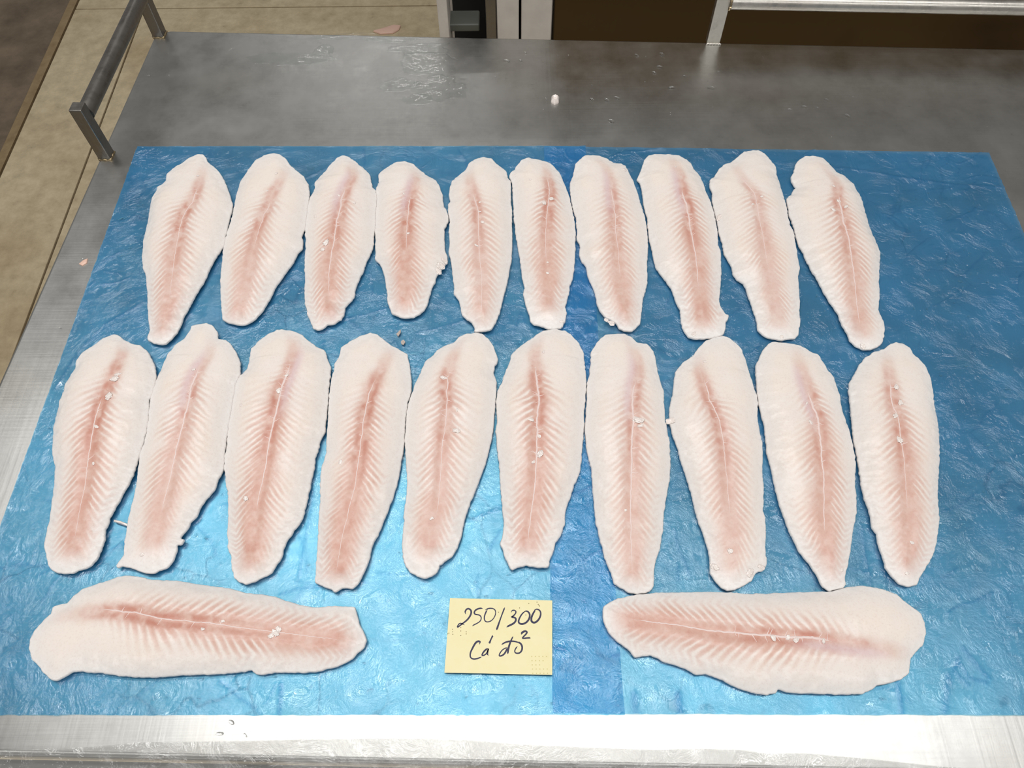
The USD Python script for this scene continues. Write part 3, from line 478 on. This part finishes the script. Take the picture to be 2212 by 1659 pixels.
def build_fillet(idx, reg, out, mid, red, span, nbr, lil, flakes, label, grp):
    rg = np.random.default_rng(100 + idx)
    z0 = .0020
    P = traced(reg, out, .0035)
    poly = sg.Polygon(P).buffer(0)
    if poly.geom_type != 'Polygon': poly = max(poly.geoms, key=lambda g: g.area)
    # smooth the corners of the tracing and roughen the cut edge a little
    poly = poly.buffer(.0012).buffer(-.0024).buffer(.0012)
    if poly.geom_type != 'Polygon': poly = max(poly.geoms, key=lambda g: g.area)
    ring = poly.exterior; n = int(ring.length / STEP); B = np.array([ring.interpolate(x, normalized=True).coords[0] for x in np.linspace(0, 1, n, endpoint=False)])
    tang = np.roll(B, -1, 0) - np.roll(B, 1, 0); tang /= np.linalg.norm(tang, axis=1, keepdims=True); nor = np.c_[tang[:, 1], -tang[:, 0]]
    B = B + nor * (.00040 * fbm2(B, 160, 3, idx) + .00065 * fbm2(B, 420, 2, idx + 50))[:, None]
    poly = sg.Polygon(B).buffer(0)
    for q in taken: poly = poly.difference(q.buffer(.0003))
    if poly.geom_type != 'Polygon': poly = max(poly.geoms, key=lambda g: g.area)
    taken.append(poly)
    ring = sg.polygon.orient(poly).exterior; n = int(ring.length / STEP)
    B = np.array([ring.interpolate(x, normalized=True).coords[0] for x in np.linspace(0, 1, n, endpoint=False)])
    # points inside
    x0, y0, x1, y1 = poly.bounds
    gx, gy = np.meshgrid(np.arange(x0, x1, STEP), np.arange(y0, y1, STEP * .866)); gx[1::2] += STEP / 2
    Q = np.c_[gx.ravel(), gy.ravel()] + rg.uniform(-.08, .08, (gx.size, 2)) * STEP
    tree = cKDTree(np.vstack([B, (B + np.roll(B, -1, 0)) / 2]))
    inner = poly.buffer(-STEP * .55)
    shapely.prepare(inner)
    Q = Q[shapely.contains_xy(inner, Q[:, 0], Q[:, 1])]
    V2 = np.vstack([B, Q]); tri = Delaunay(V2).simplices
    c = V2[tri].mean(1); shapely.prepare(poly); tri = tri[shapely.contains_xy(poly, c[:, 0], c[:, 1])]
    a, b_, d_ = V2[tri[:, 0]], V2[tri[:, 1]], V2[tri[:, 2]]
    ar = (b_[:, 0] - a[:, 0]) * (d_[:, 1] - a[:, 1]) - (b_[:, 1] - a[:, 1]) * (d_[:, 0] - a[:, 0])
    tri[ar < 0] = tri[ar < 0][:, ::-1]; tri = tri[np.abs(ar) > 1e-12]
    d = tree.query(V2)[0]; d[:n] = 0
    # along / across coordinates from the midline
    mp = traced(reg, mid, .011)
    L0 = smooth_line(mp, 400)
    hd = L0[0] - L0[12]; hd /= np.linalg.norm(hd); tl = L0[-1] - L0[-12]; tl /= np.linalg.norm(tl)
    ext = np.linspace(0, .05, 60)[1:]
    Lx = np.vstack([(L0[0] + hd * ext[::-1, None]), L0, (L0[-1] + tl * ext[:, None])])
    arc = np.r_[0, np.cumsum(np.linalg.norm(np.diff(Lx, axis=0), axis=1))]; a0 = arc[59]; ln = arc[59 + 399] - a0
    lt = cKDTree(Lx); _, k = lt.query(V2)
    tg = np.gradient(Lx, axis=0); tg /= np.linalg.norm(tg, axis=1, keepdims=True)
    r = V2 - Lx[k]; along = (r * tg[k]).sum(1); s_m = arc[k] - a0 + along
    t = (r[:, 0] * tg[k][:, 1] - r[:, 1] * tg[k][:, 0])
    s = s_m / ln; at_ = np.abs(t); e = at_ / (at_ + d + 1e-6)
    n1, n2, n3 = fbm2(V2, 55, 3, idx + 1), fbm2(V2, 170, 3, idx + 2), fbm2(V2, 420, 2, idx + 3)
    # muscle segments: W-shaped stripes, sweeping tailward from the midline, back headward near the edge
    lam = .0060 + .0006 * rg.uniform(-1, 1)
    sweep = .45 + .95 * np.clip(s, 0, 1)
    w0 = .70 + .10 * n1
    bend = np.where(e < w0, at_, at_ * 0 + at_ * (w0 / np.maximum(e, .01))) ; over = np.maximum(at_ - bend, 0)
    ph = (s_m - sweep * np.minimum(bend, .030) * (1.25 - 14 * np.minimum(bend, .030)) + .9 * over + .0024 * n1 + .0006 * n2) / lam * 2 * np.pi
    st = np.sin(ph); stripe = np.clip(.5 + .5 * st, 0, 1) ** 1.6
    zone = np.clip((at_ - .0030) / .004, 0, 1) * np.clip((.86 - e) / .42, 0, 1) * np.interp(s, [.1, .3, .65, .9], [0, 1, .85, .45]) * np.clip((s - .10) / .18, 0, 1) * np.clip((1.0 - s) / .12, 0, 1) * np.clip(.55 + 1.2 * n1 + .9 * fbm2(V2, 22, 2, idx + 60), .05, 1)
    zone = zone * {14: 1.3, 17: 1.3, 21: 1.25, 20: 1.1, 12: 1.1, 11: 1.1, 1: .55, 5: .45, 8: .8, 3: .6, 13: .65, 6: .85, 19: .85}.get(idx, 1.0)
    # thickness
    Tm = np.interp(s, [-.15, 0, .15, .35, .6, .85, 1.0, 1.15], [6, 8.5, 12, 14, 13, 10, 7, 5.5]) * 1e-3
    edge = .0034 + .0008 * n2
    x = np.clip(d / .024, 0, 1)
    h = edge + (Tm - edge) * (1 - (1 - x) ** 1.9)
    h -= .0013 * np.exp(-(t / .0055) ** 2) * np.clip(s * 4, 0, 1) * np.clip((1.02 - s) * 6, 0, 1)
    h += .00009 * st * zone + .00045 * n1 * x + .00018 * n2 + .00007 * n3
    h = np.maximum(h, .0012)
    # colour of the flesh
    half = at_ + d
    bw = np.interp(s, [-.1, .1, .3, .5, .75, 1.0], [.0032, .0040, .0062, .0074, .0086, .0080]) * (1 + .22 * n1 + (.62 + 1.2 * fbm2(V2, 70, 2, idx + 77)) * (.5 - stripe) * np.clip(at_ / .006, 0, 1) * np.clip((s - .1) / .2, 0, 1)) * (.85 + .25 * red)
    off = .0010 * math.sin(idx * 2.3) + .0012 * n1
    bl_ = np.interp(s, [-.12, 0, .1, .22, .45, .7, .92, 1.0, 1.05], [0, .32, .60, .90, 1.0, .95, .95, .75, 0]) * red
    band = np.exp(-np.abs((t - off) / (1.35 * bw)) ** 3.0) * bl_
    band *= .87 * np.clip(.93 + .30 * n2 + .22 * n3, .3, 1.4)
    wide = np.exp(-(t / (2.5 * bw)) ** 2) * np.interp(s, [0, .15, .5, .9, 1.02], [0, .4, .7, .7, 0]) * red
    deep = np.exp(-((np.abs(t - off) - .0028) / .0028) ** 2) * np.interp(s, [.05, .15, .30, .45, .62, .85, .95, 1.02], [0, .4, .75, .6, .2, .1, .30, 0]) * red * np.clip(.55 + 1.6 * n2 + .6 * n1, 0, 1)
    col = C_BASE + (C_WARM - C_BASE) * np.clip(.35 + .8 * n1, 0, 1)[:, None] * .55
    def mixc(c, target, f): return c + (target - c) * np.clip(f, 0, 1)[:, None]
    col = mixc(col, C_RED, .20 * wide)
    near = np.exp(-np.maximum(at_ - bw, 0) / .0095)
    col = mixc(col, C_RED, (1 - stripe) * zone * (.6 + .4 * red) * (.06 + .19 * near))
    col = mixc(col, C_WHITE, .16 * stripe * zone)
    col = mixc(col, C_RED, band)
    col = mixc(col, C_DEEP, deep * 1.05)
    if lil: col = mixc(col, C_LILAC, .75 * np.exp(-((t * lil - .0048) / .0038) ** 2) * np.interp(s, [.02, .12, .3, .42], [0, .9, .8, 0]))
    col = mixc(col, C_WHITE, np.clip((.0035 - d) / .0035, 0, 1) * .5)
    col = mixc(col, C_WHITE, np.interp(s, [.97, 1.05], [0, .85]) * np.clip(.6 + n2, 0, 1))
    col = mixc(col, np.array(lin(228, 226, 224)), np.clip((.013 - d) / .011, 0, 1) * .6)
    # small blood spots
    spots = np.clip((fbm2(V2, 600, 2, idx + 9) - .50) * 8, 0, 1) * np.exp(-(t / .008) ** 2) * np.clip(1 - np.abs(s - .35) / .3, 0, 1)
    col = mixc(col, C_DEEP, .6 * spots)
    # mesh: top, an undercut wall, underside
    top = np.c_[V2, z0 + h]
    m_edge = h[:n]
    cen = nor if False else None
    tg2 = np.roll(B, -1, 0) - np.roll(B, 1, 0); tg2 /= np.linalg.norm(tg2, axis=1, keepdims=True); no2 = np.c_[tg2[:, 1], -tg2[:, 0]]
    r1 = np.c_[B + no2 * .0004, z0 + m_edge * .55]; r2 = np.c_[B - no2 * .0011, np.full(n, z0)]
    N = len(V2); i = np.arange(n); j = (i + 1) % n
    wall = np.vstack([np.c_[i, N + i, j], np.c_[j, N + i, N + j], np.c_[N + i, N + n + i, N + j], np.c_[N + j, N + n + i, N + n + j]])
    bt = Delaunay(r2[:, :2]).simplices; cc = r2[:, :2][bt].mean(1); bp = sg.Polygon(r2[:, :2]).buffer(0); bt = bt[shapely.contains_xy(bp, cc[:, 0], cc[:, 1])]
    p0, p1, p2 = (r2[bt[:, q], :2] for q in range(3)); ar = (p1[:, 0] - p0[:, 0]) * (p2[:, 1] - p0[:, 1]) - (p1[:, 1] - p0[:, 1]) * (p2[:, 0] - p0[:, 0])
    bt[ar > 0] = bt[ar > 0][:, ::-1]
    V = np.vstack([top, r1, r2]); Fc = np.vstack([tri, wall, bt + N + n])
    Cc = np.vstack([col, col[:n], col[:n]])
    fn_ = np.cross(V[Fc[:, 1]] - V[Fc[:, 0]], V[Fc[:, 2]] - V[Fc[:, 0]]); Nn = np.zeros_like(V)
    for q in range(3): np.add.at(Nn, Fc[:, q], fn_)
    Nn /= np.linalg.norm(Nn, axis=1, keepdims=True) + 1e-15
    isred = np.r_[band, np.zeros(2 * n)]
    fred = isred[Fc].mean(1) > .42
    o = start('fish_fillet', label, 'fish fillet', (*np.array(poly.centroid.coords[0]), z0), GR[grp])
    def piece(name, faces, lab=None):
        u, inv = np.unique(faces, return_inverse=True)
        p = obj(name, (V[u], inv.reshape(-1, 3)), FLESH, o, normals=Nn[u], colors=Cc[u])
        if lab: tag(p, lab)
    piece('flesh', Fc[~fred]); piece('red_muscle', Fc[fred], 'reddish muscle band along the midline')
    vt = cKDTree(V2)
    def on(p, dz=0.0):
        dd, kk = vt.query(p, k=3); w = 1 / (dd + 1e-6); w /= w.sum(-1, keepdims=True)
        return np.c_[p, (top[kk, 2] * w).sum(-1) + dz]
    # white midline
    q = L0[int(span[0] * 399):int(span[1] * 399) + 1][::3]; m = len(q)
    jit = fbm2(q, 500, 2, idx + 31) * .00045 + fbm2(q, 110, 2, idx + 33) * .0012 * np.linspace(1, .2, m)
    nn = np.c_[tg[59:458][int(span[0] * 399):int(span[1] * 399) + 1][::3][:m, 1], -tg[59:458][int(span[0] * 399):int(span[1] * 399) + 1][::3][:m, 0]][:len(q)]
    q = q[:len(nn)] + nn * jit[:len(nn), None]; m = len(q)
    u = np.linspace(0, 1, m)
    big = .00040 + .00028 * (nbr > 8)
    rad = big * (1.45 - 1.0 * u) * np.clip(np.minimum(u, 1 - u) * 14, .15, 1) * (1 + .35 * fbm2(q, 700, 2, idx + 3))
    tag(obj('midline', tube_along(on(q, .00005), rad, 6, .6), SEAM, o, smooth=60), 'thin white midline')
    for bq in range(nbr):
        kk = int(rg.uniform(.0, .55) * (m - 2)); side = rg.choice([-1, 1]); le = rg.uniform(.0025, .0055)
        dir_ = nn[kk] * side + (-tg[59:458][min(398, int(span[0] * 399) + 3 * kk)]) * rg.uniform(-.5, .8)
        w = np.linspace(0, 1, 7)[:, None]; pth = q[kk] + dir_ * le * w + nn[kk] * 0 + rg.normal(0, .00018, (7, 2)) * w
        obj('vein', tube_along(on(pth, .00003), .00032 * (1.1 - .8 * w[:, 0]), 5, .6), SEAM, o, smooth=60)
    for fx_, fy_, mm in flakes:
        c2 = traced(reg, f'{fx_},{fy_}', .010)[0]
        kk = vt.query(c2)[1]; zz = top[kk, 2]
        sph = trimesh.creation.icosphere(3, .5e-3 * mm); v = np.array(sph.vertices)
        ang = rg.uniform(0, 3.14); sc = np.array([1.0, rg.uniform(.5, .85), .30])
        nz = meshkit.fbm(v * (1800 / mm ** .5) + idx * 3 + fx_, 3, idx) * 2 - 1
        v = v * (1 + .75 * nz[:, None]) * sc
        ca, sa = math.cos(ang), math.sin(ang); v = np.c_[v[:, 0] * ca - v[:, 1] * sa, v[:, 0] * sa + v[:, 1] * ca, v[:, 2]]
        w = on(c2 + v[:, :2]); v = np.c_[w[:, :2], w[:, 2] + v[:, 2] + .00008 * mm * .5]
        obj('white_flake', (v, np.array(sph.faces)), FLAKE, o, smooth=True)
for i in [0, 1, 2, 3, 4, 5, 6, 7, 8, 9, 10, 11, 12, 13, 14, 15, 16, 17, 21, 18, 19, 20]:
    build_fillet(i, *FILLETS[i])

# ------------------------------------------------------------------ paper note
NZ = .0040
NC = [at(972, 1292, NZ), at(1193, 1297, NZ), at(1193, 1458, NZ), at(960, 1453, NZ)]
note = start('paper_note', 'yellow paper note with handwritten blue ink on the blue sheet', 'note', (*np.mean(NC, 0)[:2], NZ - .0004))
nu = 30
u, v = np.meshgrid(np.linspace(0, 1, nu), np.linspace(0, 1, nu)); c = np.array(NC)
P = ((1 - u)[..., None] * (1 - v)[..., None] * c[0] + u[..., None] * (1 - v)[..., None] * c[1] + u[..., None] * v[..., None] * c[2] + (1 - u)[..., None] * v[..., None] * c[3]).reshape(-1, 3)
i = np.arange(nu * nu).reshape(nu, nu)
Fc = np.vstack([np.c_[i[:-1, :-1].ravel(), i[1:, :-1].ravel(), i[1:, 1:].ravel()], np.c_[i[:-1, :-1].ravel(), i[1:, 1:].ravel(), i[:-1, 1:].ravel()]])
Pb = P.copy(); Pb[:, 2] -= .0003
per = np.r_[i[0, :], i[1:, -1], i[-1, -2::-1], i[-2:0:-1, 0]]; nx_ = np.roll(per, -1); o_ = nu * nu
side = np.vstack([np.c_[per, nx_, nx_ + o_], np.c_[per, nx_ + o_, per + o_]])
obj('paper', (np.vstack([P, Pb]), np.vstack([Fc, Fc[:, ::-1] + o_, side])), PAPER, note, smooth=20)
def npt(x, y, z=NZ + .00008): return at(900 + x / 5.53, 1240 + y / 5.53, z)
STROKES = [
 ('590,478 582,445 600,420 630,414 650,436 646,480 622,525 585,565 540,598 505,622 487,640 492,615 512,592 535,588 552,602 572,608', 6.5),
 ('790,412 755,412 725,418 705,432 684,468 705,482 740,488 768,505 774,530 755,562 715,592 665,622', 6),
 ('845,424 822,470 810,530 818,565 845,575 885,558 920,525 940,480 944,445 930,420 900,410 860,414 820,430', 5.5),
 ('1052,400 1030,455 1005,525 978,600 955,670', 7),
 ('1130,458 1145,438 1170,432 1184,445 1180,475 1150,502 1130,516 1160,515 1182,530 1184,558 1160,585 1120,610 1075,635', 7),
 ('1300,445 1265,470 1235,520 1218,565 1222,590 1245,598 1290,588 1325,560 1347,515 1350,475 1330,448 1300,444 1280,456', 7),
 ('1420,425 1395,465 1375,520 1370,560 1385,580 1415,578 1450,550 1474,505 1482,460 1470,432 1440,422 1405,432', 7.5),
 ('748,838 758,815 748,802 730,800 700,832 668,885 645,940 638,980 650,1005 685,1014 730,1008 775,988', 7),
 ('852,888 825,905 795,940 778,970 795,975 825,955 848,920 858,888 850,930 848,962 860,970', 6.5),
 ('910,735 895,765 880,798 868,830', 7.5),
 ('1085,878 1050,890 1015,920 990,955 985,978 1000,982 1035,962 1065,925 1085,885', 6),
 ('1152,745 1130,790 1108,845 1095,900 1088,955', 7),
 ('1015,845 1045,822 1080,810 1130,803 1180,806 1235,828', 6),
 ('1205,812 1240,835 1260,868 1262,900 1245,930 1215,945 1185,945 1172,935 1180,905 1205,865', 6.5),
 ('1252,722 1262,700 1290,685 1314,682 1316,702 1295,732 1262,765 1300,766 1358,768', 7.5)]
def ribbon(P, w):
    P = np.asarray(P); d = np.gradient(P, axis=0); d /= np.linalg.norm(d, axis=1, keepdims=True) + 1e-12
    s = np.c_[-d[:, 1], d[:, 0], np.zeros(len(d))] * np.asarray(w)[:, None]
    k = len(P); V = np.vstack([P - s, P + s]); i = np.arange(k - 1)
    F_ = np.vstack([np.c_[i, i + 1, i + k + 1], np.c_[i, i + k + 1, i + k]])
    return trimesh.Trimesh(V, F_[:, ::-1] if False else F_, process=False)
pxm = .076 / 221 / 5.53
from scipy.interpolate import splprep, splev
for qn, (st_, wd) in enumerate(STROKES):
    n_ = np.array([float(x) for x in st_.replace(',', ' ').split()]).reshape(-1, 2)
    tck, _ = splprep(n_.T, s=8.0 * len(n_), k=3); xs, ys = splev(np.linspace(0, 1, 70), tck)
    pts = np.array([npt(x, y, NZ + .00008 + .000004 * qn) for x, y in zip(xs, ys)])
    ww = 1.25 * wd * pxm * (1 + .22 * np.sin(np.linspace(0, 5, 70) + qn)) * np.clip(np.minimum(np.arange(70), 69 - np.arange(70)) / 4, .35, 1)
    tag(obj('ink_stroke', ribbon(pts, ww), INK, note), 'handwritten dark blue stroke' if qn == 0 else None)
def dots(pts, r, z):
    ms = []
    for x, y in pts:
        p = npt(x, y, z); dsc = trimesh.creation.cylinder(r * pxm, .00003, sections=10); dsc.apply_translation(p); ms.append(dsc)
    return cat_mesh(ms)
obj('ink_specks', dots([(1460, 372), (1468, 382), (1452, 362), (1230, 405), (978, 455), (1340, 352), (1438, 336), (430, 660), (433, 720), (528, 640), (528, 736), (592, 690), (592, 716), (385, 705), (372, 715), (528, 680), (1305, 490), (432, 690)], 5.0, NZ + .00006), SPECK, note)
obj('printed_dots', dots([(1375 + 44 * a + 3 * b, 985 + 50 * b) for a in range(5) for b in range(5) if not (b == 2 and a > 2) and not (b == 1 and a > 3)], 6.5, NZ + .00006), FAINT, note)

# ------------------------------------------------------------------ scraps
def blob_scrap(name, label, cat, pts, z, thick, m, seed):
    P = np.array([at(u, v, z)[:2] for u, v in pts]); poly = sg.Polygon(P).buffer(0); r = math.sqrt(poly.area) * .08
    poly = poly.buffer(r).buffer(-r)
    ring = poly.exterior; n = 60; B = np.array([ring.interpolate(x, normalized=True).coords[0] for x in np.linspace(0, 1, n, endpoint=False)])
    c = np.array(poly.representative_point().coords[0]); Vs = [np.c_[c + (B - c) * f, np.full(n, z + thick * g * (1 + .25 * math.sin(seed + f * 9)))] for f, g in ((.985, 0), (1.0, .35), (.93, .8), (.6, 1.0), (.25, 1.1))]
    V = np.vstack(Vs + [[[*c, z + thick * 1.1]]]); F_ = []
    for k in range(4):
        for j in range(n):
            a_, b2 = k * n + j, k * n + (j + 1) % n; F_ += [(a_, b2, b2 + n), (a_, b2 + n, a_ + n)]
    for j in range(n): F_.append((4 * n + j, 4 * n + (j + 1) % n, 5 * n))
    mm = trimesh.Trimesh(V, F_, process=False)
    if mm.face_normals[-1][2] < 0: mm.invert()
    return tag(obj(name, mm, m, smooth=50), label, cat)
blob_scrap('fish_scrap', 'pinkish fish scrap lying on the beige floor beyond the table', 'fish scrap', [(806, 69), (832, 62), (850, 56), (866, 57), (862, 66), (850, 73), (822, 75)], FZ, .006, SCRAP, 1)
blob_scrap('fish_scrap', 'small white fish scrap alone on the steel above the deep blue strip', 'fish scrap', [(1191, 211), (1200, 208), (1208, 212), (1207, 223), (1198, 228), (1190, 222)], 0.0, .004, FLAKE, 2)
blob_scrap('fish_scrap', 'thin pale strip of fish between the two leftmost middle-row fillets', 'fish scrap', [(246, 1123), (262, 1126), (281, 1134), (281, 1140), (262, 1133), (247, 1128)], .0022, .0018, FLAKE, 3)
blob_scrap('fish_scrap', 'pale smear of fish on the steel left of the blue sheet', 'fish scrap', [(171, 571), (180, 563), (190, 559), (188, 569), (178, 575)], 0.0, .0012, SCRAP, 4)
blob_scrap('fish_scrap', 'tiny greyish crumb on blue sheet, farther of two above a middle-row fillet', 'fish scrap', [(856, 722), (862, 716), (866, 712), (866, 719), (860, 728)], .0022, .0008, CRUMB, 5)
blob_scrap('fish_scrap', 'tiny greyish crumb on blue sheet, nearer of two above a middle-row fillet', 'fish scrap', [(866, 738), (872, 734), (876, 739), (872, 746), (867, 744)], .0022, .0008, CRUMB, 6)

# ------------------------------------------------------------------ clear film over the front rim
fe = [(-60, 1624), (60, 1619), (160, 1616), (240, 1610), (300, 1604), (400, 1603), (520, 1601), (600, 1599), (700, 1597), (850, 1595), (950, 1596), (1030, 1600), (1106, 1607), (1250, 1614), (1420, 1620), (1510, 1617), (1600, 1620), (1656, 1628), (1740, 1627), (1880, 1640), (2030, 1656), (2200, 1668)]
top_e = np.array([at(u, v)[:2] for u, v in fe]); rows = []
for f in np.linspace(0, 1, 14):
    r_ = []
    for p in top_e:
        s_ = np.dot(p - FL, fx); base = FL + fx * s_ + fn * .026
        q = p + (base - p) * f; dist = np.dot(q - (FL + fx * s_), fn)
        z = .0012 if dist < -.004 else (.0012 - (dist + .004) * .12 if dist < .018 else -.0014 - (dist - .018) * 1.6)
        r_.append([*q, z])
    rows.append(r_)
R_ = np.array(rows); ss = np.linspace(0, 1, 130); Rn = np.stack([np.stack([np.interp(ss, np.linspace(0, 1, len(fe)), R_[k, :, c]) for c in range(3)], 1) for k in range(14)])
V = Rn.reshape(-1, 3); V[:, 2] += .0006 * (1 + fbm2(V, 70, 3, 77)) * (V[:, 2] > -.003)
i = np.arange(14 * 130).reshape(14, 130)
Fc = np.vstack([np.c_[i[:-1, :-1].ravel(), i[1:, :-1].ravel(), i[1:, 1:].ravel()], np.c_[i[:-1, :-1].ravel(), i[1:, 1:].ravel(), i[:-1, 1:].ravel()]])
tag(obj('clear_plastic_film', (V, Fc), CLEAR_FILM, smooth=True, colors=np.ones((len(V), 3))), 'wet clear plastic film folded over the front edge of the steel table', 'plastic film')

# ------------------------------------------------------------------ water
rng = np.random.default_rng(11)
def puddle(c, rx, ry, seed, zt=.0006, z=.0002):
    n = 72; a = np.linspace(0, 2 * np.pi, n, endpoint=False); ca = np.c_[np.cos(a), np.sin(a)]
    rr = 1 + .75 * fbm2(ca, 1.3, 4, seed)
    Vs = []
    for f, g in ((1, 0), (.96, .6), (.85, 1), (.5, 1), (.2, 1)): Vs.append(np.c_[c + ca * rr[:, None] * np.array([rx, ry]) * f, np.full(n, z + zt * g)])
    V = np.vstack(Vs + [[[*c, z + zt]]]); V[n:, 2] += .00025 * fbm2(V[n:], 180, 2, seed + 5)
    F_ = []
    for k in range(4):
        for j in range(n):
            p, q = k * n + j, k * n + (j + 1) % n; F_ += [(p, q, q + n), (p, q + n, p + n)]
    for j in range(n): F_.append((4 * n + j, 4 * n + (j + 1) % n, 5 * n))
    return trimesh.Trimesh(V, F_, process=False)
pud = []
for u, v, rx, ry in [(640, 128, .050, .010), (700, 108, .012, .009), (770, 80, .050, .006), (925, 140, .030, .022), (950, 190, .030, .020), (860, 182, .022, .012), (905, 105, .035, .010), (900, 215, .020, .010), (850, 86, .030, .005)]:
    pud.append(puddle(at(u, v)[:2], rx, ry, len(pud) + 3))
tag(obj('water_puddle', cat_mesh(pud), WATER, smooth=60), 'shallow wet patches on the steel near the back edge', 'water', None, 'stuff')
def drop(p, rx, ry, ang, hgt, seed, z):
    n = 14; a = np.linspace(0, 2 * np.pi, n, endpoint=False); ca = np.c_[np.cos(a), np.sin(a)]; rr = 1 + .35 * fbm2(ca, .9, 2, seed)
    R_ = np.array([[math.cos(ang), -math.sin(ang)], [math.sin(ang), math.cos(ang)]])
    e_ = (ca * rr[:, None] * [rx, ry]) @ R_.T
    V = np.vstack([np.c_[p + e_ * f, np.full(n, z + hgt * g)] for f, g in ((1, 0), (.93, .45), (.7, .8), (.35, .97))] + [[[*p, z + hgt]]]); F_ = []
    for k in range(3):
        for j in range(n):
            q, r = k * n + j, k * n + (j + 1) % n; F_ += [(q, r, r + n), (q, r + n, q + n)]
    for j in range(n): F_.append((3 * n + j, 3 * n + (j + 1) % n, 4 * n))
    return trimesh.Trimesh(V, F_, process=False)
ds = []
big = [(1095, 132, 6), (1125, 132, 3.5), (982, 128, 4), (1004, 138, 3), (1425, 145, 5.5), (1414, 158, 4), (1450, 190, 5), (1535, 190, 6), (1310, 216, 4.5), (1332, 212, 5), (1278, 215, 4), (1320, 262, 5.5), (1070, 167, 3.5), (1737, 231, 4), (1705, 237, 3.5), (1785, 216, 4), (1830, 250, 4.5),
       (1550, 156, 3), (1135, 115, 3), (500, 108, 5), (322, 165, 3.5), (475, 1585, 4), (500, 1560, 3.5), (530, 1588, 2.5), (1000, 170, 4), (1478, 165, 3.5), (1375, 120, 4), (1430, 118, 5), (180, 560, 2), (130, 709, 2), (1765, 233, 2.5)]
for u, v, r in big:
    r = r * .7; ds.append(drop(at(u, v)[:2], r * 1e-3, r * rng.uniform(.4, .65) * 1e-3, rng.uniform(-.9, .2), .0011 + .0001 * r, rng.integers(999), 0.0))
for _ in range(150):
    u, v = rng.uniform(330, 2212), rng.uniform(110, 310); r = rng.uniform(.5, 1.3)
    ds.append(drop(at(u, v)[:2], r * 1e-3, r * .7e-3, rng.uniform(0, 3), .0005, rng.integers(999), 0.0))
tag(obj('water_droplets', cat_mesh(ds), DROP, smooth=60), 'scattered water droplets on the bare steel', 'water', None, 'stuff')
ds = []
blk = shapely.union_all([q.buffer(.002) for q in taken]); shapely.prepare(blk)
area = sg.Polygon([bl, br, G(2135, 332), G(297, 317)]).buffer(-.006)
x0, y0, x1, y1 = area.bounds; k = 0
LINE_ = sg.LineString([G(1193, 1541), G(1175, 318)])
def zs(p):
    a_, b_ = np.array(LINE_.coords); right = (b_ - a_)[0] * (p - a_)[1] - (b_ - a_)[1] * (p - a_)[0] < 0
    return float(sheet_height(p[None], 2 if right else 1)[0] + (.0012 if right else .0002) + .0005)
while k < 620:
    p = np.array([rng.uniform(x0, x1), rng.uniform(y0, y1)])
    if not shapely.contains_xy(area, *p) or shapely.contains_xy(blk, *p): continue
    r = rng.uniform(.35, 1.0) * (1.6 if rng.random() < .08 else 1); k += 1
    ds.append(drop(p, r * 1e-3 * rng.uniform(1, 2.2), r * .6e-3, rng.uniform(-.4, 1.2), .0006, rng.integers(999), zs(p)))
tag(obj('water_droplets', cat_mesh(ds), DROP, smooth=60), 'tiny water droplets beading on the blue plastic sheets', 'water', None, 'stuff')
